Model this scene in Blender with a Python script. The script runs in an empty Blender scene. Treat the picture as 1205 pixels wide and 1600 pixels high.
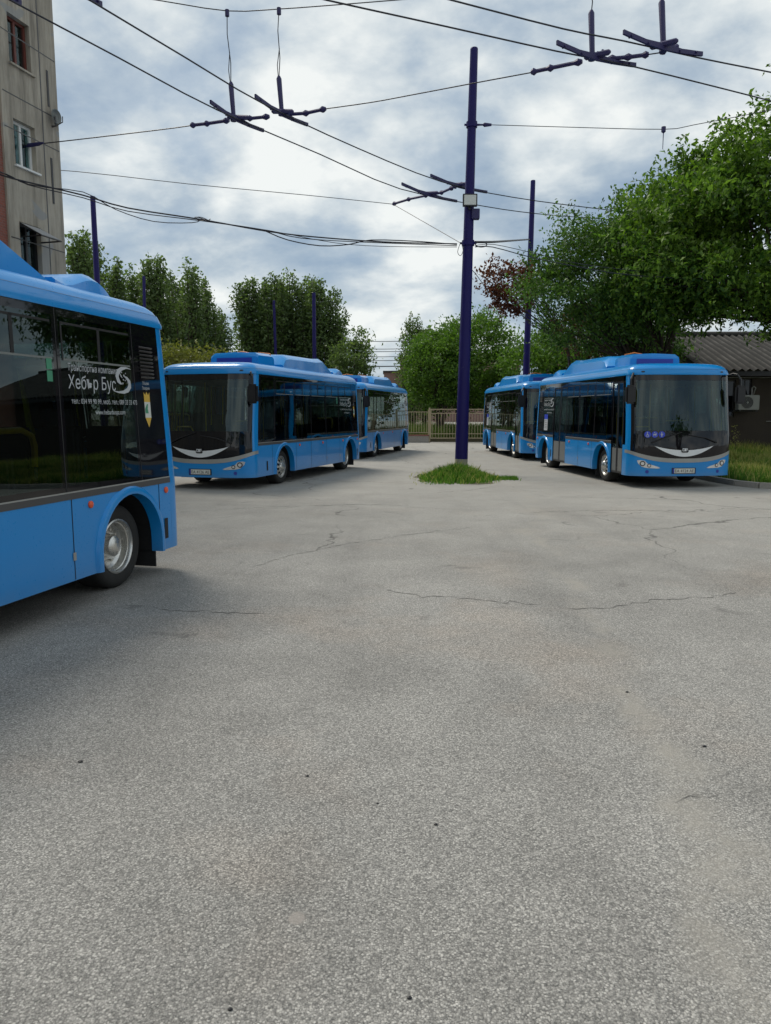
import bpy, bmesh, math, random
import numpy as np
from mathutils import Vector, Matrix
from math import sin, cos, pi, radians as R
random.seed(7)
SC = bpy.context.scene
COL = SC.collection
# ------------------------------------------------------------------ camera
F_PX, CAM_H, HORIZ = 1180.0, 1.75, 645.0
PITCH = math.atan((800 - HORIZ) / F_PX)
cd = bpy.data.cameras.new('camera'); cam = bpy.data.objects.new('camera', cd); COL.objects.link(cam)
cd.sensor_fit = 'VERTICAL'; cd.sensor_height = 24.0; cd.sensor_width = 18.0
cd.lens = 24.0 * F_PX / 1600; cd.clip_start = 0.05; cd.clip_end = 3000
cam.location = (0, 0, CAM_H); cam.rotation_euler = (pi / 2 - PITCH, 0, 0)
SC.camera = cam
SC.view_settings.view_transform = 'Standard'; SC.view_settings.look = 'None'
SC.view_settings.exposure = 1.2; SC.view_settings.gamma = 1.0
# ------------------------------------------------------------------ sky and sun
SUN_AZ, SUN_EL = -40.0, 56.0          # azimuth from +Y towards +X
w = bpy.data.worlds.new('World'); SC.world = w; w.use_nodes = True
N = w.node_tree.nodes; L = w.node_tree.links; N.clear()
def wn(t, **k):
    n = N.new(t)
    for a, b in k.items(): setattr(n, a, b)
    return n
wout = wn('ShaderNodeOutputWorld')
skyt = wn('ShaderNodeTexSky', sky_type='NISHITA', sun_disc=False)
skyt.sun_elevation = R(SUN_EL); skyt.sun_rotation = R(SUN_AZ)
bg_sky = wn('ShaderNodeBackground'); bg_sky.inputs['Strength'].default_value = 0.06
L.new(skyt.outputs[0], bg_sky.inputs[0])
tc = wn('ShaderNodeTexCoord'); sx = wn('ShaderNodeSeparateXYZ'); L.new(tc.outputs['Generated'], sx.inputs[0])
zc = wn('ShaderNodeMath', operation='MAXIMUM'); L.new(sx.outputs[2], zc.inputs[0]); zc.inputs[1].default_value = 0.0
za = wn('ShaderNodeMath', operation='ADD'); L.new(zc.outputs[0], za.inputs[0]); za.inputs[1].default_value = 0.42
cx = wn('ShaderNodeCombineXYZ')
for i in (0, 1):
    dv = wn('ShaderNodeMath', operation='DIVIDE'); L.new(sx.outputs[i], dv.inputs[0]); L.new(za.outputs[0], dv.inputs[1]); L.new(dv.outputs[0], cx.inputs[i])
def wnoise(scale, detail, rough, off, dist=0.0):
    mp = wn('ShaderNodeMapping'); mp.inputs['Location'].default_value = off
    mp.inputs['Rotation'].default_value = (0, 0, R(18)); mp.inputs['Scale'].default_value = (1.0, 1.12, 1)
    L.new(cx.outputs[0], mp.inputs[0])
    n = wn('ShaderNodeTexNoise'); n.inputs['Scale'].default_value = scale; n.inputs['Detail'].default_value = detail
    n.inputs['Roughness'].default_value = rough; n.inputs['Distortion'].default_value = dist
    L.new(mp.outputs[0], n.inputs['Vector']); return n
def wramp(src, stops):
    r = wn('ShaderNodeValToRGB'); e = r.color_ramp.elements
    while len(e) < len(stops): e.new(0.5)
    for q, (p, c) in zip(e, stops): q.position = p; q.color = (*c, 1)
    L.new(src, r.inputs[0]); return r
n1 = wnoise(3.7, 12, 0.56, (3.1, 1.7, 0), 0.12)
n2 = wnoise(1.6, 8, 0.55, (7.3, 2.1, 2.0))
mixn = wn('ShaderNodeMath', operation='MULTIPLY_ADD'); L.new(n2.outputs[0], mixn.inputs[0]); mixn.inputs[1].default_value = 0.38
h1 = wn('ShaderNodeMath', operation='MULTIPLY'); L.new(n1.outputs[0], h1.inputs[0]); h1.inputs[1].default_value = 0.62; L.new(h1.outputs[0], mixn.inputs[2])
ramp = wramp(mixn.outputs[0], [(0.39, (0.130, 0.170, 0.215)), (0.46, (0.200, 0.238, 0.272)), (0.52, (0.290, 0.318, 0.332)), (0.585, (0.395, 0.408, 0.400))])
bg_cl = wn('ShaderNodeBackground'); bg_cl.inputs['Strength'].default_value = 1.0; L.new(ramp.outputs[0], bg_cl.inputs[0])
cover = wramp(n1.outputs[0], [(0.25, (0.78,) * 3), (0.5, (0.97,) * 3)])
mx = wn('ShaderNodeMixShader'); L.new(cover.outputs[0], mx.inputs[0]); L.new(bg_sky.outputs[0], mx.inputs[1]); L.new(bg_cl.outputs[0], mx.inputs[2])
L.new(mx.outputs[0], wout.inputs[0])
sl = bpy.data.lights.new('sun', 'SUN'); sl.energy = 1.15; sl.angle = R(22); sl.color = (1, 0.93, 0.82)
sun = bpy.data.objects.new('sun', sl); COL.objects.link(sun)
sd = Vector((sin(R(SUN_AZ)) * cos(R(SUN_EL)), cos(R(SUN_AZ)) * cos(R(SUN_EL)), sin(R(SUN_EL))))
sun.rotation_euler = sd.to_track_quat('Z', 'Y').to_euler(); sun.location = sd * 80
# ------------------------------------------------------------------ image geometry (photo pixels to points in the place)
_F = Vector((0, cos(PITCH), -sin(PITCH))); _U = Vector((0, sin(PITCH), cos(PITCH))); CAM = Vector((0, 0, CAM_H))
def ray(x, y):
    d = _F + Vector(((x - 602.5) / F_PX, 0, 0)) + _U * ((800 - y) / F_PX)
    return d / d.y
def AT(x, y, Y): return CAM + ray(x, y) * Y                 # point at distance Y
def PZ(x, y, z):                                            # point at height z
    d = ray(x, y); return CAM + d * ((z - CAM_H) / d.z)
# ------------------------------------------------------------------ materials
class Mat:
    def __init__(s, name):
        s.m = bpy.data.materials.new(name); s.m.use_nodes = True
        s.n = s.m.node_tree.nodes; s.l = s.m.node_tree.links; s.n.clear()
        s.out = s.n.new('ShaderNodeOutputMaterial')
    def node(s, t, ins=None, **k):
        n = s.n.new(t)
        for a, b in k.items(): setattr(n, a, b)
        for a, b in (ins or {}).items(): s.set(n.inputs[a], b)
        return n
    def set(s, i, v):
        if isinstance(v, bpy.types.NodeSocket): s.l.new(v, i)
        else:
            if hasattr(i, 'default_value') and isinstance(v, tuple) and len(v) == 3 and i.type == 'RGBA': v = (*v, 1)
            i.default_value = v
    def coord(s, kind='Object', scale=None):
        o = s.node('ShaderNodeTexCoord').outputs[kind]
        if scale: o = s.node('ShaderNodeMapping', {'Vector': o, 'Scale': scale}).outputs[0]
        return o
    def noise(s, scale, detail=4, rough=0.5, vec=None, dist=0):
        return s.node('ShaderNodeTexNoise', {'Vector': vec or s.coord(), 'Scale': scale, 'Detail': detail, 'Roughness': rough, 'Distortion': dist}).outputs[0]
    def ramp(s, f, stops, interp='LINEAR'):
        r = s.node('ShaderNodeValToRGB', {'Fac': f}); r.color_ramp.interpolation = interp; e = r.color_ramp.elements
        while len(e) < len(stops): e.new(0.5)
        for q, (p, c) in zip(e, stops):
            q.position = p; q.color = (*((c,) * 3 if not isinstance(c, tuple) else c), 1)
        return r.outputs[0]
    def mix(s, f, a, b, mode='MIX'):
        n = s.node('ShaderNodeMix', data_type='RGBA', blend_type=mode)
        s.set(n.inputs[0], f); s.set(n.inputs[6], a); s.set(n.inputs[7], b); return n.outputs[2]
    def math(s, op, a, b=0.0, c=0.0):
        n = s.node('ShaderNodeMath', operation=op); s.set(n.inputs[0], a); s.set(n.inputs[1], b); s.set(n.inputs[2], c); return n.outputs[0]
    def bump(s, h, st=0.3, d=0.02): return s.node('ShaderNodeBump', {'Height': h, 'Strength': st, 'Distance': d}).outputs[0]
    def pbr(s, col, rough=0.5, metal=0.0, normal=None, coat=0.0, ior=1.5, spec=0.5):
        p = s.node('ShaderNodeBsdfPrincipled', {'Base Color': col, 'Roughness': rough, 'Metallic': metal, 'Coat Weight': coat, 'Coat Roughness': 0.04, 'IOR': ior, 'Specular IOR Level': spec})
        if normal: s.set(p.inputs['Normal'], normal)
        s.l.new(p.outputs[0], s.out.inputs[0]); return s.m
M = {}
def simple(name, col, rough=0.5, metal=0.0, coat=0.0, var=0.12, vscale=6.0):
    k = Mat(name); f = k.noise(vscale, 5, 0.6)
    c = k.mix(f, tuple(v * (1 - var) for v in col), tuple(min(1, v * (1 + var)) for v in col))
    M[name] = k.pbr(c, k.math('MULTIPLY_ADD', f, 0.12, rough - 0.06), metal, coat=coat); return M[name]
# bus paint: slight dust low down on the skirt
k = Mat('bus_blue'); f = k.noise(3.0, 6, 0.65); f2 = k.noise(40, 3, 0.6)
zz = k.node('ShaderNodeSeparateXYZ', {0: k.coord()}).outputs[2]
c = k.mix(f, (0.001, 0.225, 0.60), (0.003, 0.250, 0.65))
du = k.math('MULTIPLY', k.ramp(zz, [(0.27, 0.42), (0.40, 0.14), (0.70, 0.0)]), f)
c = k.mix(du, c, (0.22, 0.20, 0.17))
c = c
M['bus_blue'] = k.pbr(c, k.math('MULTIPLY_ADD', f2, 0.10, 0.24), 0, coat=0.45, spec=0.3, normal=k.bump(k.noise(1.3, 2), 0.04, 0.05))
def glass(name, tint, ior, rough=0.0, wav=0.05):
    k = Mat(name); nb = k.bump(k.noise(0.9, 2), wav, 0.05)
    fr = k.node('ShaderNodeFresnel', {'IOR': ior, 'Normal': nb}).outputs[0]
    t = k.node('ShaderNodeBsdfTransparent', {'Color': tint}).outputs[0]
    g = k.node('ShaderNodeBsdfGlossy', {'Color': (0.78, 0.95, 0.96), 'Roughness': rough, 'Normal': nb}).outputs[0]
    ms = k.node('ShaderNodeMixShader', {0: fr, 1: t, 2: g}); k.l.new(ms.outputs[0], k.out.inputs[0]); M[name] = k.m
glass('side_glass', (0.23, 0.265, 0.255), 1.7, wav=0.03)
glass('windscreen_glass', (0.29, 0.36, 0.345), 1.7, wav=0.015)
glass('door_glass', (0.45, 0.52, 0.49), 1.75)
glass('clear_glass', (0.75, 0.8, 0.8), 1.6)
def glossy_black(name, col=(0.005, 0.005, 0.007), ior=1.5):
    k = Mat(name); M[name] = k.pbr(k.mix(k.noise(8, 3), col, tuple(v * 1.4 for v in col)), 0.03, normal=k.bump(k.noise(0.9, 2), 0.05, 0.05), ior=ior)
glossy_black('black_glaze')
simple('black_rubber', (0.012, 0.012, 0.013), 0.75)
simple('black_plastic', (0.010, 0.010, 0.012), 0.35)
simple('dark_underbody', (0.010, 0.010, 0.010), 0.85)
simple('grey_trim', (0.060, 0.058, 0.058), 0.45)
simple('hopper_grey', (0.17, 0.18, 0.17), 0.4)
simple('silver_trim', (0.33, 0.33, 0.31), 0.38, 0.25)
simple('smile_silver', (0.72, 0.74, 0.75), 0.35, 0.1)
simple('door_grey', (0.15, 0.155, 0.15), 0.4)
simple('steel_rim', (0.62, 0.61, 0.58), 0.28, 0.9, vscale=14, var=0.2)
simple('lens_orange', (0.75, 0.10, 0.03), 0.3)
simple('lens_clear', (0.75, 0.75, 0.74), 0.15, 0.6)
simple('lens_dark', (0.06, 0.06, 0.07), 0.12, 0.4)
simple('white_print', (0.46, 0.48, 0.50), 0.5)
simple('plate_white', (0.62, 0.63, 0.58), 0.4)
simple('plate_blue', (0.02, 0.04, 0.30), 0.4)
simple('print_black', (0.01, 0.01, 0.01), 0.4)
simple('sticker_blue', (0.03, 0.06, 0.50), 0.4)
simple('sticker_green', (0.05, 0.25, 0.14), 0.5)
simple('sticker_yellow', (0.60, 0.38, 0.05), 0.5)
simple('rail_yellow', (0.85, 0.62, 0.02), 0.35)
simple('seat_fabric', (0.05, 0.07, 0.10), 0.8)
simple('interior_grey', (0.20, 0.21, 0.20), 0.7)
simple('roof_white', (0.62, 0.66, 0.70), 0.3)
simple('cable_orange', (0.70, 0.20, 0.04), 0.5)
# tyre with tread blocks
k = Mat('tyre_rubber'); br = k.node('ShaderNodeTexBrick', {'Vector': k.coord('Object', (14, 14, 14)), 'Scale': 2.2, 'Mortar Size': 0.04})
M['tyre_rubber'] = k.pbr(k.mix(k.noise(12, 4), (0.011, 0.011, 0.011), (0.026, 0.025, 0.023)), 0.82, normal=k.bump(br.outputs['Fac'], 0.35, 0.006))
# pole paint
k = Mat('pole_paint'); f = k.noise(4, 6, 0.7, k.coord('Object', (1, 1, 0.25)))
c = k.mix(f, (0.008, 0.005, 0.075), (0.013, 0.009, 0.115))
chip = k.ramp(k.noise(9, 6, 0.7), [(0.66, 0.0), (0.70, 1.0)]); c = k.mix(k.math('MULTIPLY', chip, 0.8), c, (0.10, 0.09, 0.10))
M['pole_paint'] = k.pbr(c, 0.5, spec=0.25)
simple('pole_bare', (0.30, 0.28, 0.22), 0.8, vscale=18, var=0.35)
simple('wire_dark', (0.014, 0.014, 0.022), 0.5)
simple('hanger_blue', (0.018, 0.014, 0.085), 0.5)
simple('hanger_rust', (0.075, 0.040, 0.025), 0.7, vscale=20, var=0.5)
simple('lamp_face', (0.62, 0.64, 0.60), 0.3)
simple('ac_white', (0.34, 0.34, 0.32), 0.6)
simple('fence_paint', (0.40, 0.33, 0.21), 0.6, vscale=10, var=0.25)
simple('bark', (0.055, 0.042, 0.032), 0.9, vscale=9, var=0.45)
# asphalt
k = Mat('asphalt'); P = k.coord()
ag = k.node('ShaderNodeTexVoronoi', {'Vector': P, 'Scale': 136.0, 'Randomness': 1.0}); agc = k.node('ShaderNodeSeparateColor', {0: ag.outputs['Color']})
ag2 = k.node('ShaderNodeTexVoronoi', {'Vector': P, 'Scale': 260.0}); agc2 = k.node('ShaderNodeSeparateColor', {0: ag2.outputs['Color']})
stone = k.ramp(agc.outputs[0], [(0.0, (0.10, 0.10, 0.096)), (0.30, (0.215, 0.211, 0.20)), (0.62, (0.30, 0.294, 0.277)), (0.87, (0.42, 0.41, 0.385)), (1.0, (0.60, 0.585, 0.55))])
fine = k.ramp(agc2.outputs[1], [(0, (0.11, 0.11, 0.106)), (1, (0.44, 0.43, 0.405))])
c = k.mix(0.36, stone, fine)
gap = k.ramp(ag.outputs['Distance'], [(0.45, 0.0), (0.8, 1.0)]); c = k.mix(k.math('MULTIPLY', gap, 0.45), c, (0.060, 0.060, 0.058))
big = k.noise(0.22, 5, 0.62, P); mid = k.noise(1.1, 5, 0.6, P, 0.6)
c = k.mix(1.0, c, k.ramp(big, [(0.30, 0.76), (0.50, 0.98), (0.70, 1.14)]), 'MULTIPLY')
c = k.mix(1.0, c, k.ramp(mid, [(0.30, 0.86), (0.55, 1.0), (0.75, 1.10)]), 'MULTIPLY')
warm = k.ramp(k.noise(0.55, 4, 0.6, k.node('ShaderNodeMapping', {'Vector': P, 'Location': (9, 4, 0)}).outputs[0]), [(0.52, 0.0), (0.70, 0.55)])
c = k.mix(warm, c, k.mix(1.0, c, (1.14, 1.02, 0.93), 'MULTIPLY'))
# paler tone beyond the first rows; worn and sandy in meandering strips
sp = k.node('ShaderNodeSeparateXYZ', {0: P})
yy = k.math('MULTIPLY_ADD', mid, 4.0, sp.outputs[1])
far = k.ramp(k.math('DIVIDE', yy, 40.0), [(0.22, 0.0), (0.46, 0.75), (1.0, 0.9)])
far_tone = k.mix(mid, (0.25, 0.242, 0.222), (0.36, 0.35, 0.322)); c = k.mix(far, c, far_tone)
st = k.math('ABSOLUTE', k.math('SUBTRACT', k.math('MULTIPLY_ADD', k.noise(0.5, 4, 0.6, P), 1.6, sp.outputs[0]), k.math('MULTIPLY_ADD', sp.outputs[1], 0.12, 1.75)))
strip = k.math('MULTIPLY', k.ramp(st, [(0.02, 1.0), (0.20, 0.0)]), k.ramp(k.noise(1.7, 5, 0.7, P), [(0.42, 0.0), (0.62, 0.75)]))
c = k.mix(strip, c, (0.29, 0.275, 0.245))
oil = k.math('MULTIPLY', k.ramp(k.noise(1.9, 3, 0.55, k.node('ShaderNodeMapping', {'Vector': P, 'Location': (3, 8, 0)}).outputs[0], 0.8), [(0.66, 0.0), (0.76, 0.55)]), 1.0)
c = k.mix(oil, c, (0.085, 0.083, 0.08))
trk = k.math('MULTIPLY', k.ramp(k.noise(1.0, 4, 0.6, k.node('ShaderNodeMapping', {'Vector': P, 'Rotation': (0, 0, 0.35), 'Scale': (1.6, 0.09, 1)}).outputs[0]), [(0.50, 0.0), (0.68, 0.26)]), 1.0)
c = k.mix(trk, c, k.mix(1.0, c, (0.70, 0.70, 0.71), 'MULTIPLY'))
# one round filled spot
dx = k.math('SUBTRACT', sp.outputs[0], -0.31); dy = k.math('SUBTRACT', sp.outputs[1], 2.43)
rr = k.math('SQRT', k.math('ADD', k.math('MULTIPLY', dx, dx), k.math('MULTIPLY', dy, dy)))
spot = k.ramp(k.math('MULTIPLY_ADD', k.noise(24, 3, 0.6, P), 0.03, rr), [(0.040, 1.0), (0.052, 0.0)]); c = k.mix(k.math('MULTIPLY', spot, 0.85), c, (0.27, 0.25, 0.23))
# cracks
wv = k.node('ShaderNodeVectorMath', {0: P}, operation='ADD'); nz = k.node('ShaderNodeTexNoise', {'Vector': P, 'Scale': 1.4, 'Detail': 5}); sc_ = k.node('ShaderNodeVectorMath', {0: nz.outputs['Color'], 1: (0.9, 0.9, 0)}, operation='MULTIPLY'); k.l.new(sc_.outputs[0], wv.inputs[1])
cr = k.node('ShaderNodeTexVoronoi', {'Vector': wv.outputs[0], 'Scale': 0.20}, feature='DISTANCE_TO_EDGE')
crk = k.math('MULTIPLY', k.ramp(cr.outputs['Distance'], [(0.0006, 1.0), (0.0022, 0.0)]), k.ramp(k.noise(0.35, 3, 0.5, P), [(0.46, 0.0), (0.54, 0.8)]))
crk = k.math('MULTIPLY', crk, k.ramp(k.math('DIVIDE', sp.outputs[1], 20.0), [(0.40, 0.0), (0.5, 1.0)]))
c = k.mix(1.0, c, (1.12, 1.11, 1.10), 'MULTIPLY')
c = k.mix(crk, c, (0.055, 0.053, 0.050))
hgt = k.math('MULTIPLY_ADD', gap, -0.7, k.math('MULTIPLY', agc.outputs[0], 0.35))
M['asphalt'] = k.pbr(c, 0.88, normal=k.bump(hgt, 0.55, 0.006), spec=0.3)
# concrete of the block of flats
k = Mat('panel_concrete'); P = k.coord(); f = k.noise(0.9, 6, 0.65, P); st = k.noise(3.0, 5, 0.7, k.coord('Object', (1, 1, 0.12)))
c = k.mix(f, (0.36, 0.32, 0.258), (0.49, 0.44, 0.36)); c = k.mix(k.ramp(st, [(0.40, 0.0), (0.66, 0.85)]), c, (0.17, 0.148, 0.118))
c = k.mix(k.ramp(k.noise(0.6, 3, 0.5, k.coord('Object', (1, 1, 1.5)), 0.4), [(0.60, 0.0), (0.62, 0.75)]), c, (0.28, 0.285, 0.28))
M['panel_concrete'] = k.pbr(c, 0.9, normal=k.bump(k.noise(30, 4), 0.25, 0.01))
def bricks(name, a, b, mort, sc=(4.2, 4.2, 13)):
    k = Mat(name); P = k.coord(); s_ = k.node('ShaderNodeSeparateXYZ', {0: P}); v = k.node('ShaderNodeCombineXYZ', {0: k.math('ADD', s_.outputs[0], s_.outputs[1]), 1: s_.outputs[2]})
    bt = k.node('ShaderNodeTexBrick', {'Vector': v.outputs[0], 'Color1': a, 'Color2': b, 'Mortar': mort, 'Scale': 4.0, 'Mortar Size': 0.015})
    M[name] = k.pbr(k.mix(k.noise(3, 5, 0.7), bt.outputs[0], k.mix(0.5, bt.outputs[0], mort)), 0.9, normal=k.bump(bt.outputs['Fac'], -0.3, 0.01))
bricks('red_brick', (0.30, 0.060, 0.028), (0.21, 0.042, 0.022), (0.20, 0.17, 0.15))
bricks('far_brick', (0.22, 0.10, 0.075), (0.18, 0.085, 0.065), (0.24, 0.2, 0.18))
simple('shed_wall', (0.060, 0.047, 0.037), 0.95, vscale=2, var=0.3)
simple('shed_dark', (0.012, 0.012, 0.014), 0.4)
simple('roof_sheet', (0.052, 0.049, 0.045), 0.9, vscale=3, var=0.5)
simple('kerb_stone', (0.30, 0.28, 0.25), 0.9, vscale=12, var=0.3)
simple('window_white', (0.72, 0.72, 0.70), 0.5)
simple('window_brown', (0.13, 0.03, 0.02), 0.55)
simple('curtain', (0.30, 0.30, 0.30), 0.8)
simple('soil', (0.085, 0.075, 0.045), 0.95, vscale=3, var=0.4)
def leafmat(name, dark, light, trans=0.35):
    k = Mat(name); rnd = k.node('ShaderNodeNewGeometry').outputs['Random Per Island']
    cl = k.noise(0.8, 3, 0.5)
    f = k.math('MULTIPLY_ADD', cl, 0.9, k.math('MULTIPLY_ADD', rnd, 0.95, -0.45))
    c = k.mix(f, dark, light)
    d = k.node('ShaderNodeBsdfPrincipled', {'Base Color': c, 'Roughness': 0.5, 'Specular IOR Level': 0.35}).outputs[0]
    t = k.node('ShaderNodeBsdfTranslucent', {'Color': k.mix(1.0, c, (1.1, 1.25, 0.6), 'MULTIPLY')}).outputs[0]
    ms = k.node('ShaderNodeMixShader', {0: trans, 1: d, 2: t}); k.l.new(ms.outputs[0], k.out.inputs[0]); M[name] = k.m
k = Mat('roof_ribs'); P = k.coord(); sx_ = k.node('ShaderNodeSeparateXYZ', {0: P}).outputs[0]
rib = k.math('MULTIPLY_ADD', k.math('COSINE', k.math('MULTIPLY', k.math('ADD', sx_, 0.4), 2 * pi / 0.30)), 0.5, 0.5)  # rib shading put into the colour: mossy dark valleys, paler crests
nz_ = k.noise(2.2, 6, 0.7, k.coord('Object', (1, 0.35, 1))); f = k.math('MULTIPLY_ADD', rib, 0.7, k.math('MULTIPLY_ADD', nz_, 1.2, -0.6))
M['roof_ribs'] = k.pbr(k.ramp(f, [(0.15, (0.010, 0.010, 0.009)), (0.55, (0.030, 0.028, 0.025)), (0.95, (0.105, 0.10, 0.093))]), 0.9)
leafmat('leaf_walnut', (0.028, 0.078, 0.010), (0.20, 0.33, 0.044), 0.42)
leafmat('leaf_dark', (0.026, 0.068, 0.012), (0.135, 0.250, 0.042))
leafmat('leaf_bright', (0.050, 0.115, 0.018), (0.150, 0.265, 0.036), 0.42)
leafmat('leaf_poplar', (0.080, 0.125, 0.050), (0.180, 0.250, 0.095), 0.48)
leafmat('leaf_red', (0.060, 0.016, 0.012), (0.170, 0.055, 0.026))
leafmat('leaf_yellow', (0.10, 0.115, 0.025), (0.24, 0.24, 0.05))
leafmat('grass_green', (0.060, 0.160, 0.020), (0.170, 0.315, 0.050), 0.38)
leafmat('grass_dry', (0.30, 0.32, 0.09), (0.56, 0.52, 0.20), 0.35)
leafmat('grass_meadow', (0.060, 0.12, 0.020), (0.17, 0.22, 0.06), 0.3)
# ------------------------------------------------------------------ object helpers
def tag(o, label=None, cat=None, group=None, kind=None):
    for a, b in (('label', label), ('category', cat), ('group', group), ('kind', kind)):
        if b: o[a] = b
    return o
def link(name, me, parent=None, label=None):
    o = bpy.data.objects.new(name, me); COL.objects.link(o)
    if parent: o.parent = parent
    if label: o['label'] = label
    return o
def empty(name, loc, rz=0):
    o = bpy.data.objects.new(name, None); COL.objects.link(o); o.location = loc; o.rotation_euler = (0, 0, rz); o.empty_display_size = 0.3; return o
def kids(o): return [c for c in bpy.data.objects if c.parent == o]
def copy_tree(o, parent=None):
    c = o.copy(); COL.objects.link(c); c.parent = parent
    for ch in kids(o): copy_tree(ch, c)
    return c
class MB:
    def __init__(s): s.v = []; s.f = []
    def add(s, vs, fs):
        b = len(s.v); s.v += [tuple(p) for p in vs]; s.f += [tuple(b + i for i in f) for f in fs]; return s
    def box(s, x0, x1, y0, y1, z0, z1):
        return s.add([(x0, y0, z0), (x1, y0, z0), (x1, y1, z0), (x0, y1, z0), (x0, y0, z1), (x1, y0, z1), (x1, y1, z1), (x0, y1, z1)],
                     [(3, 2, 1, 0), (4, 5, 6, 7), (0, 1, 5, 4), (1, 2, 6, 5), (2, 3, 7, 6), (3, 0, 4, 7)])
    def tube(s, pts, rad, n=8, cap=True):
        pts = [Vector(p) for p in pts]; rs = rad if isinstance(rad, (list, tuple)) else [rad] * len(pts)
        vs = []; fs = []; prev = None
        for i, p in enumerate(pts):
            d = (pts[min(i + 1, len(pts) - 1)] - pts[max(i - 1, 0)]).normalized()
            if prev is None: a = d.orthogonal().normalized()
            else:
                a = prev - d * prev.dot(d); a = a.normalized() if a.length > 1e-6 else d.orthogonal().normalized()
            prev = a; b = d.cross(a)
            for q in range(n): t = 2 * pi * q / n; vs.append(p + (a * cos(t) + b * sin(t)) * rs[i])
        for i in range(len(pts) - 1):
            for q in range(n): fs.append((i * n + q, i * n + (q + 1) % n, (i + 1) * n + (q + 1) % n, (i + 1) * n + q))
        if cap: fs.append(tuple(range(n))[::-1]); fs.append(tuple((len(pts) - 1) * n + q for q in range(n)))
        return s.add(vs, fs)
    def lathe(s, prof, n=32, axis='x', c=(0, 0, 0)):           # prof: (axial, radius)
        vs = []; fs = []
        for a, r in prof:
            for q in range(n):
                t = 2 * pi * q / n; p, u = r * cos(t), r * sin(t)
                vs.append({'x': (c[0] + a, c[1] + p, c[2] + u), 'y': (c[0] + p, c[1] + a, c[2] + u), 'z': (c[0] + p, c[1] + u, c[2] + a)}[axis])
        for i in range(len(prof) - 1):
            for q in range(n): fs.append((i * n + q, i * n + (q + 1) % n, (i + 1) * n + (q + 1) % n, (i + 1) * n + q))
        return s.add(vs, fs)
    def prism(s, outline, d0, d1, fn):                         # outline in 2D, fn(a,b,d) -> 3D
        n = len(outline); vs = [fn(a, b, d0) for a, b in outline] + [fn(a, b, d1) for a, b in outline]
        return s.add(vs, [tuple(range(n))[::-1], tuple(range(n, 2 * n))] + [(i, (i + 1) % n, n + (i + 1) % n, n + i) for i in range(n)])
    def build(s, name, mat, parent=None, smooth=False, bevel=0.0, label=None, fix=True):
        me = bpy.data.meshes.new(name); me.from_pydata(s.v, [], s.f)
        bm = bmesh.new(); bm.from_mesh(me)
        if bevel: bmesh.ops.bevel(bm, geom=bm.edges[:], offset=bevel, segments=2, affect='EDGES', clamp_overlap=True)
        if fix: bmesh.ops.recalc_face_normals(bm, faces=bm.faces)
        bm.to_mesh(me); bm.free()
        me.materials.append(M[mat] if isinstance(mat, str) else mat)
        if smooth: me.shade_smooth(); me.set_sharp_from_angle(angle=R(35))
        return link(name, me, parent, label)
def flat_text(txt, size, shear=0.0):
    cu = bpy.data.curves.new('lettering', 'FONT'); cu.body = txt; cu.size = size; cu.shear = shear; cu.align_x = 'LEFT'; cu.resolution_u = 3
    o = bpy.data.objects.new('lettering', cu); COL.objects.link(o)
    bpy.context.view_layer.update()
    me = bpy.data.meshes.new_from_object(o.evaluated_get(bpy.context.evaluated_depsgraph_get()))
    vs = [tuple(v.co) for v in me.vertices]; fs = [tuple(p.vertices) for p in me.polygons]
    bpy.data.objects.remove(o); bpy.data.meshes.remove(me); bpy.data.curves.remove(cu)
    return vs, fs
def text_on(mb, txt, size, a, b, width, fn, shear=0.0):        # fits the line to a width; fn(a,b) -> 3D
    vs, fs = flat_text(txt, size, shear)
    x0 = min(v[0] for v in vs); x1 = max(v[0] for v in vs); sc = width / (x1 - x0)
    mb.add([fn(a + (v[0] - x0) * sc, b + v[1]) for v in vs], fs)
# ------------------------------------------------------------------ leaves
def leaf_mesh(name, cen, size, rng, aspect=0.5, droop=0.0, up=0.0):
    n = len(cen); d = rng.normal(size=(n, 3)); d[:, 2] -= droop
    d /= np.linalg.norm(d, axis=1)[:, None]
    nrm = rng.normal(size=(n, 3)); nrm[:, 2] = np.abs(nrm[:, 2]) + up
    b = np.cross(nrm, d); b /= np.linalg.norm(b, axis=1)[:, None] + 1e-9
    n2 = np.cross(d, b)
    s = (size * rng.uniform(0.65, 1.3, n))[:, None]
    v = np.empty((n, 4, 3))
    v[:, 0] = cen - d * s * 0.5; v[:, 1] = cen + b * s * 0.5 * aspect + n2 * s * 0.10
    v[:, 2] = cen + d * s * 0.5 - n2 * s * 0.08; v[:, 3] = cen - b * s * 0.5 * aspect + n2 * s * 0.10
    me = bpy.data.meshes.new(name); me.vertices.add(n * 4); me.loops.add(n * 4); me.polygons.add(n)
    me.vertices.foreach_set('co', v.ravel()); me.loops.foreach_set('vertex_index', np.arange(n * 4))
    me.polygons.foreach_set('loop_start', np.arange(n) * 4); me.update(calc_edges=True); return me
def sprays(cen, rng, per, length):                            # leaflets set along short drooping twigs
    n = len(cen); d = rng.normal(size=(n, 3)); d[:, 2] -= 0.25; d /= np.linalg.norm(d, axis=1)[:, None]
    t = (np.arange(per) / per)[None, :, None]
    p = cen[:, None, :] + d[:, None, :] * t * length
    p[:, :, 2] -= (t[..., 0] ** 2) * length * 0.35
    p += rng.normal(scale=length * 0.11, size=p.shape); return p.reshape(-1, 3)
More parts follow.
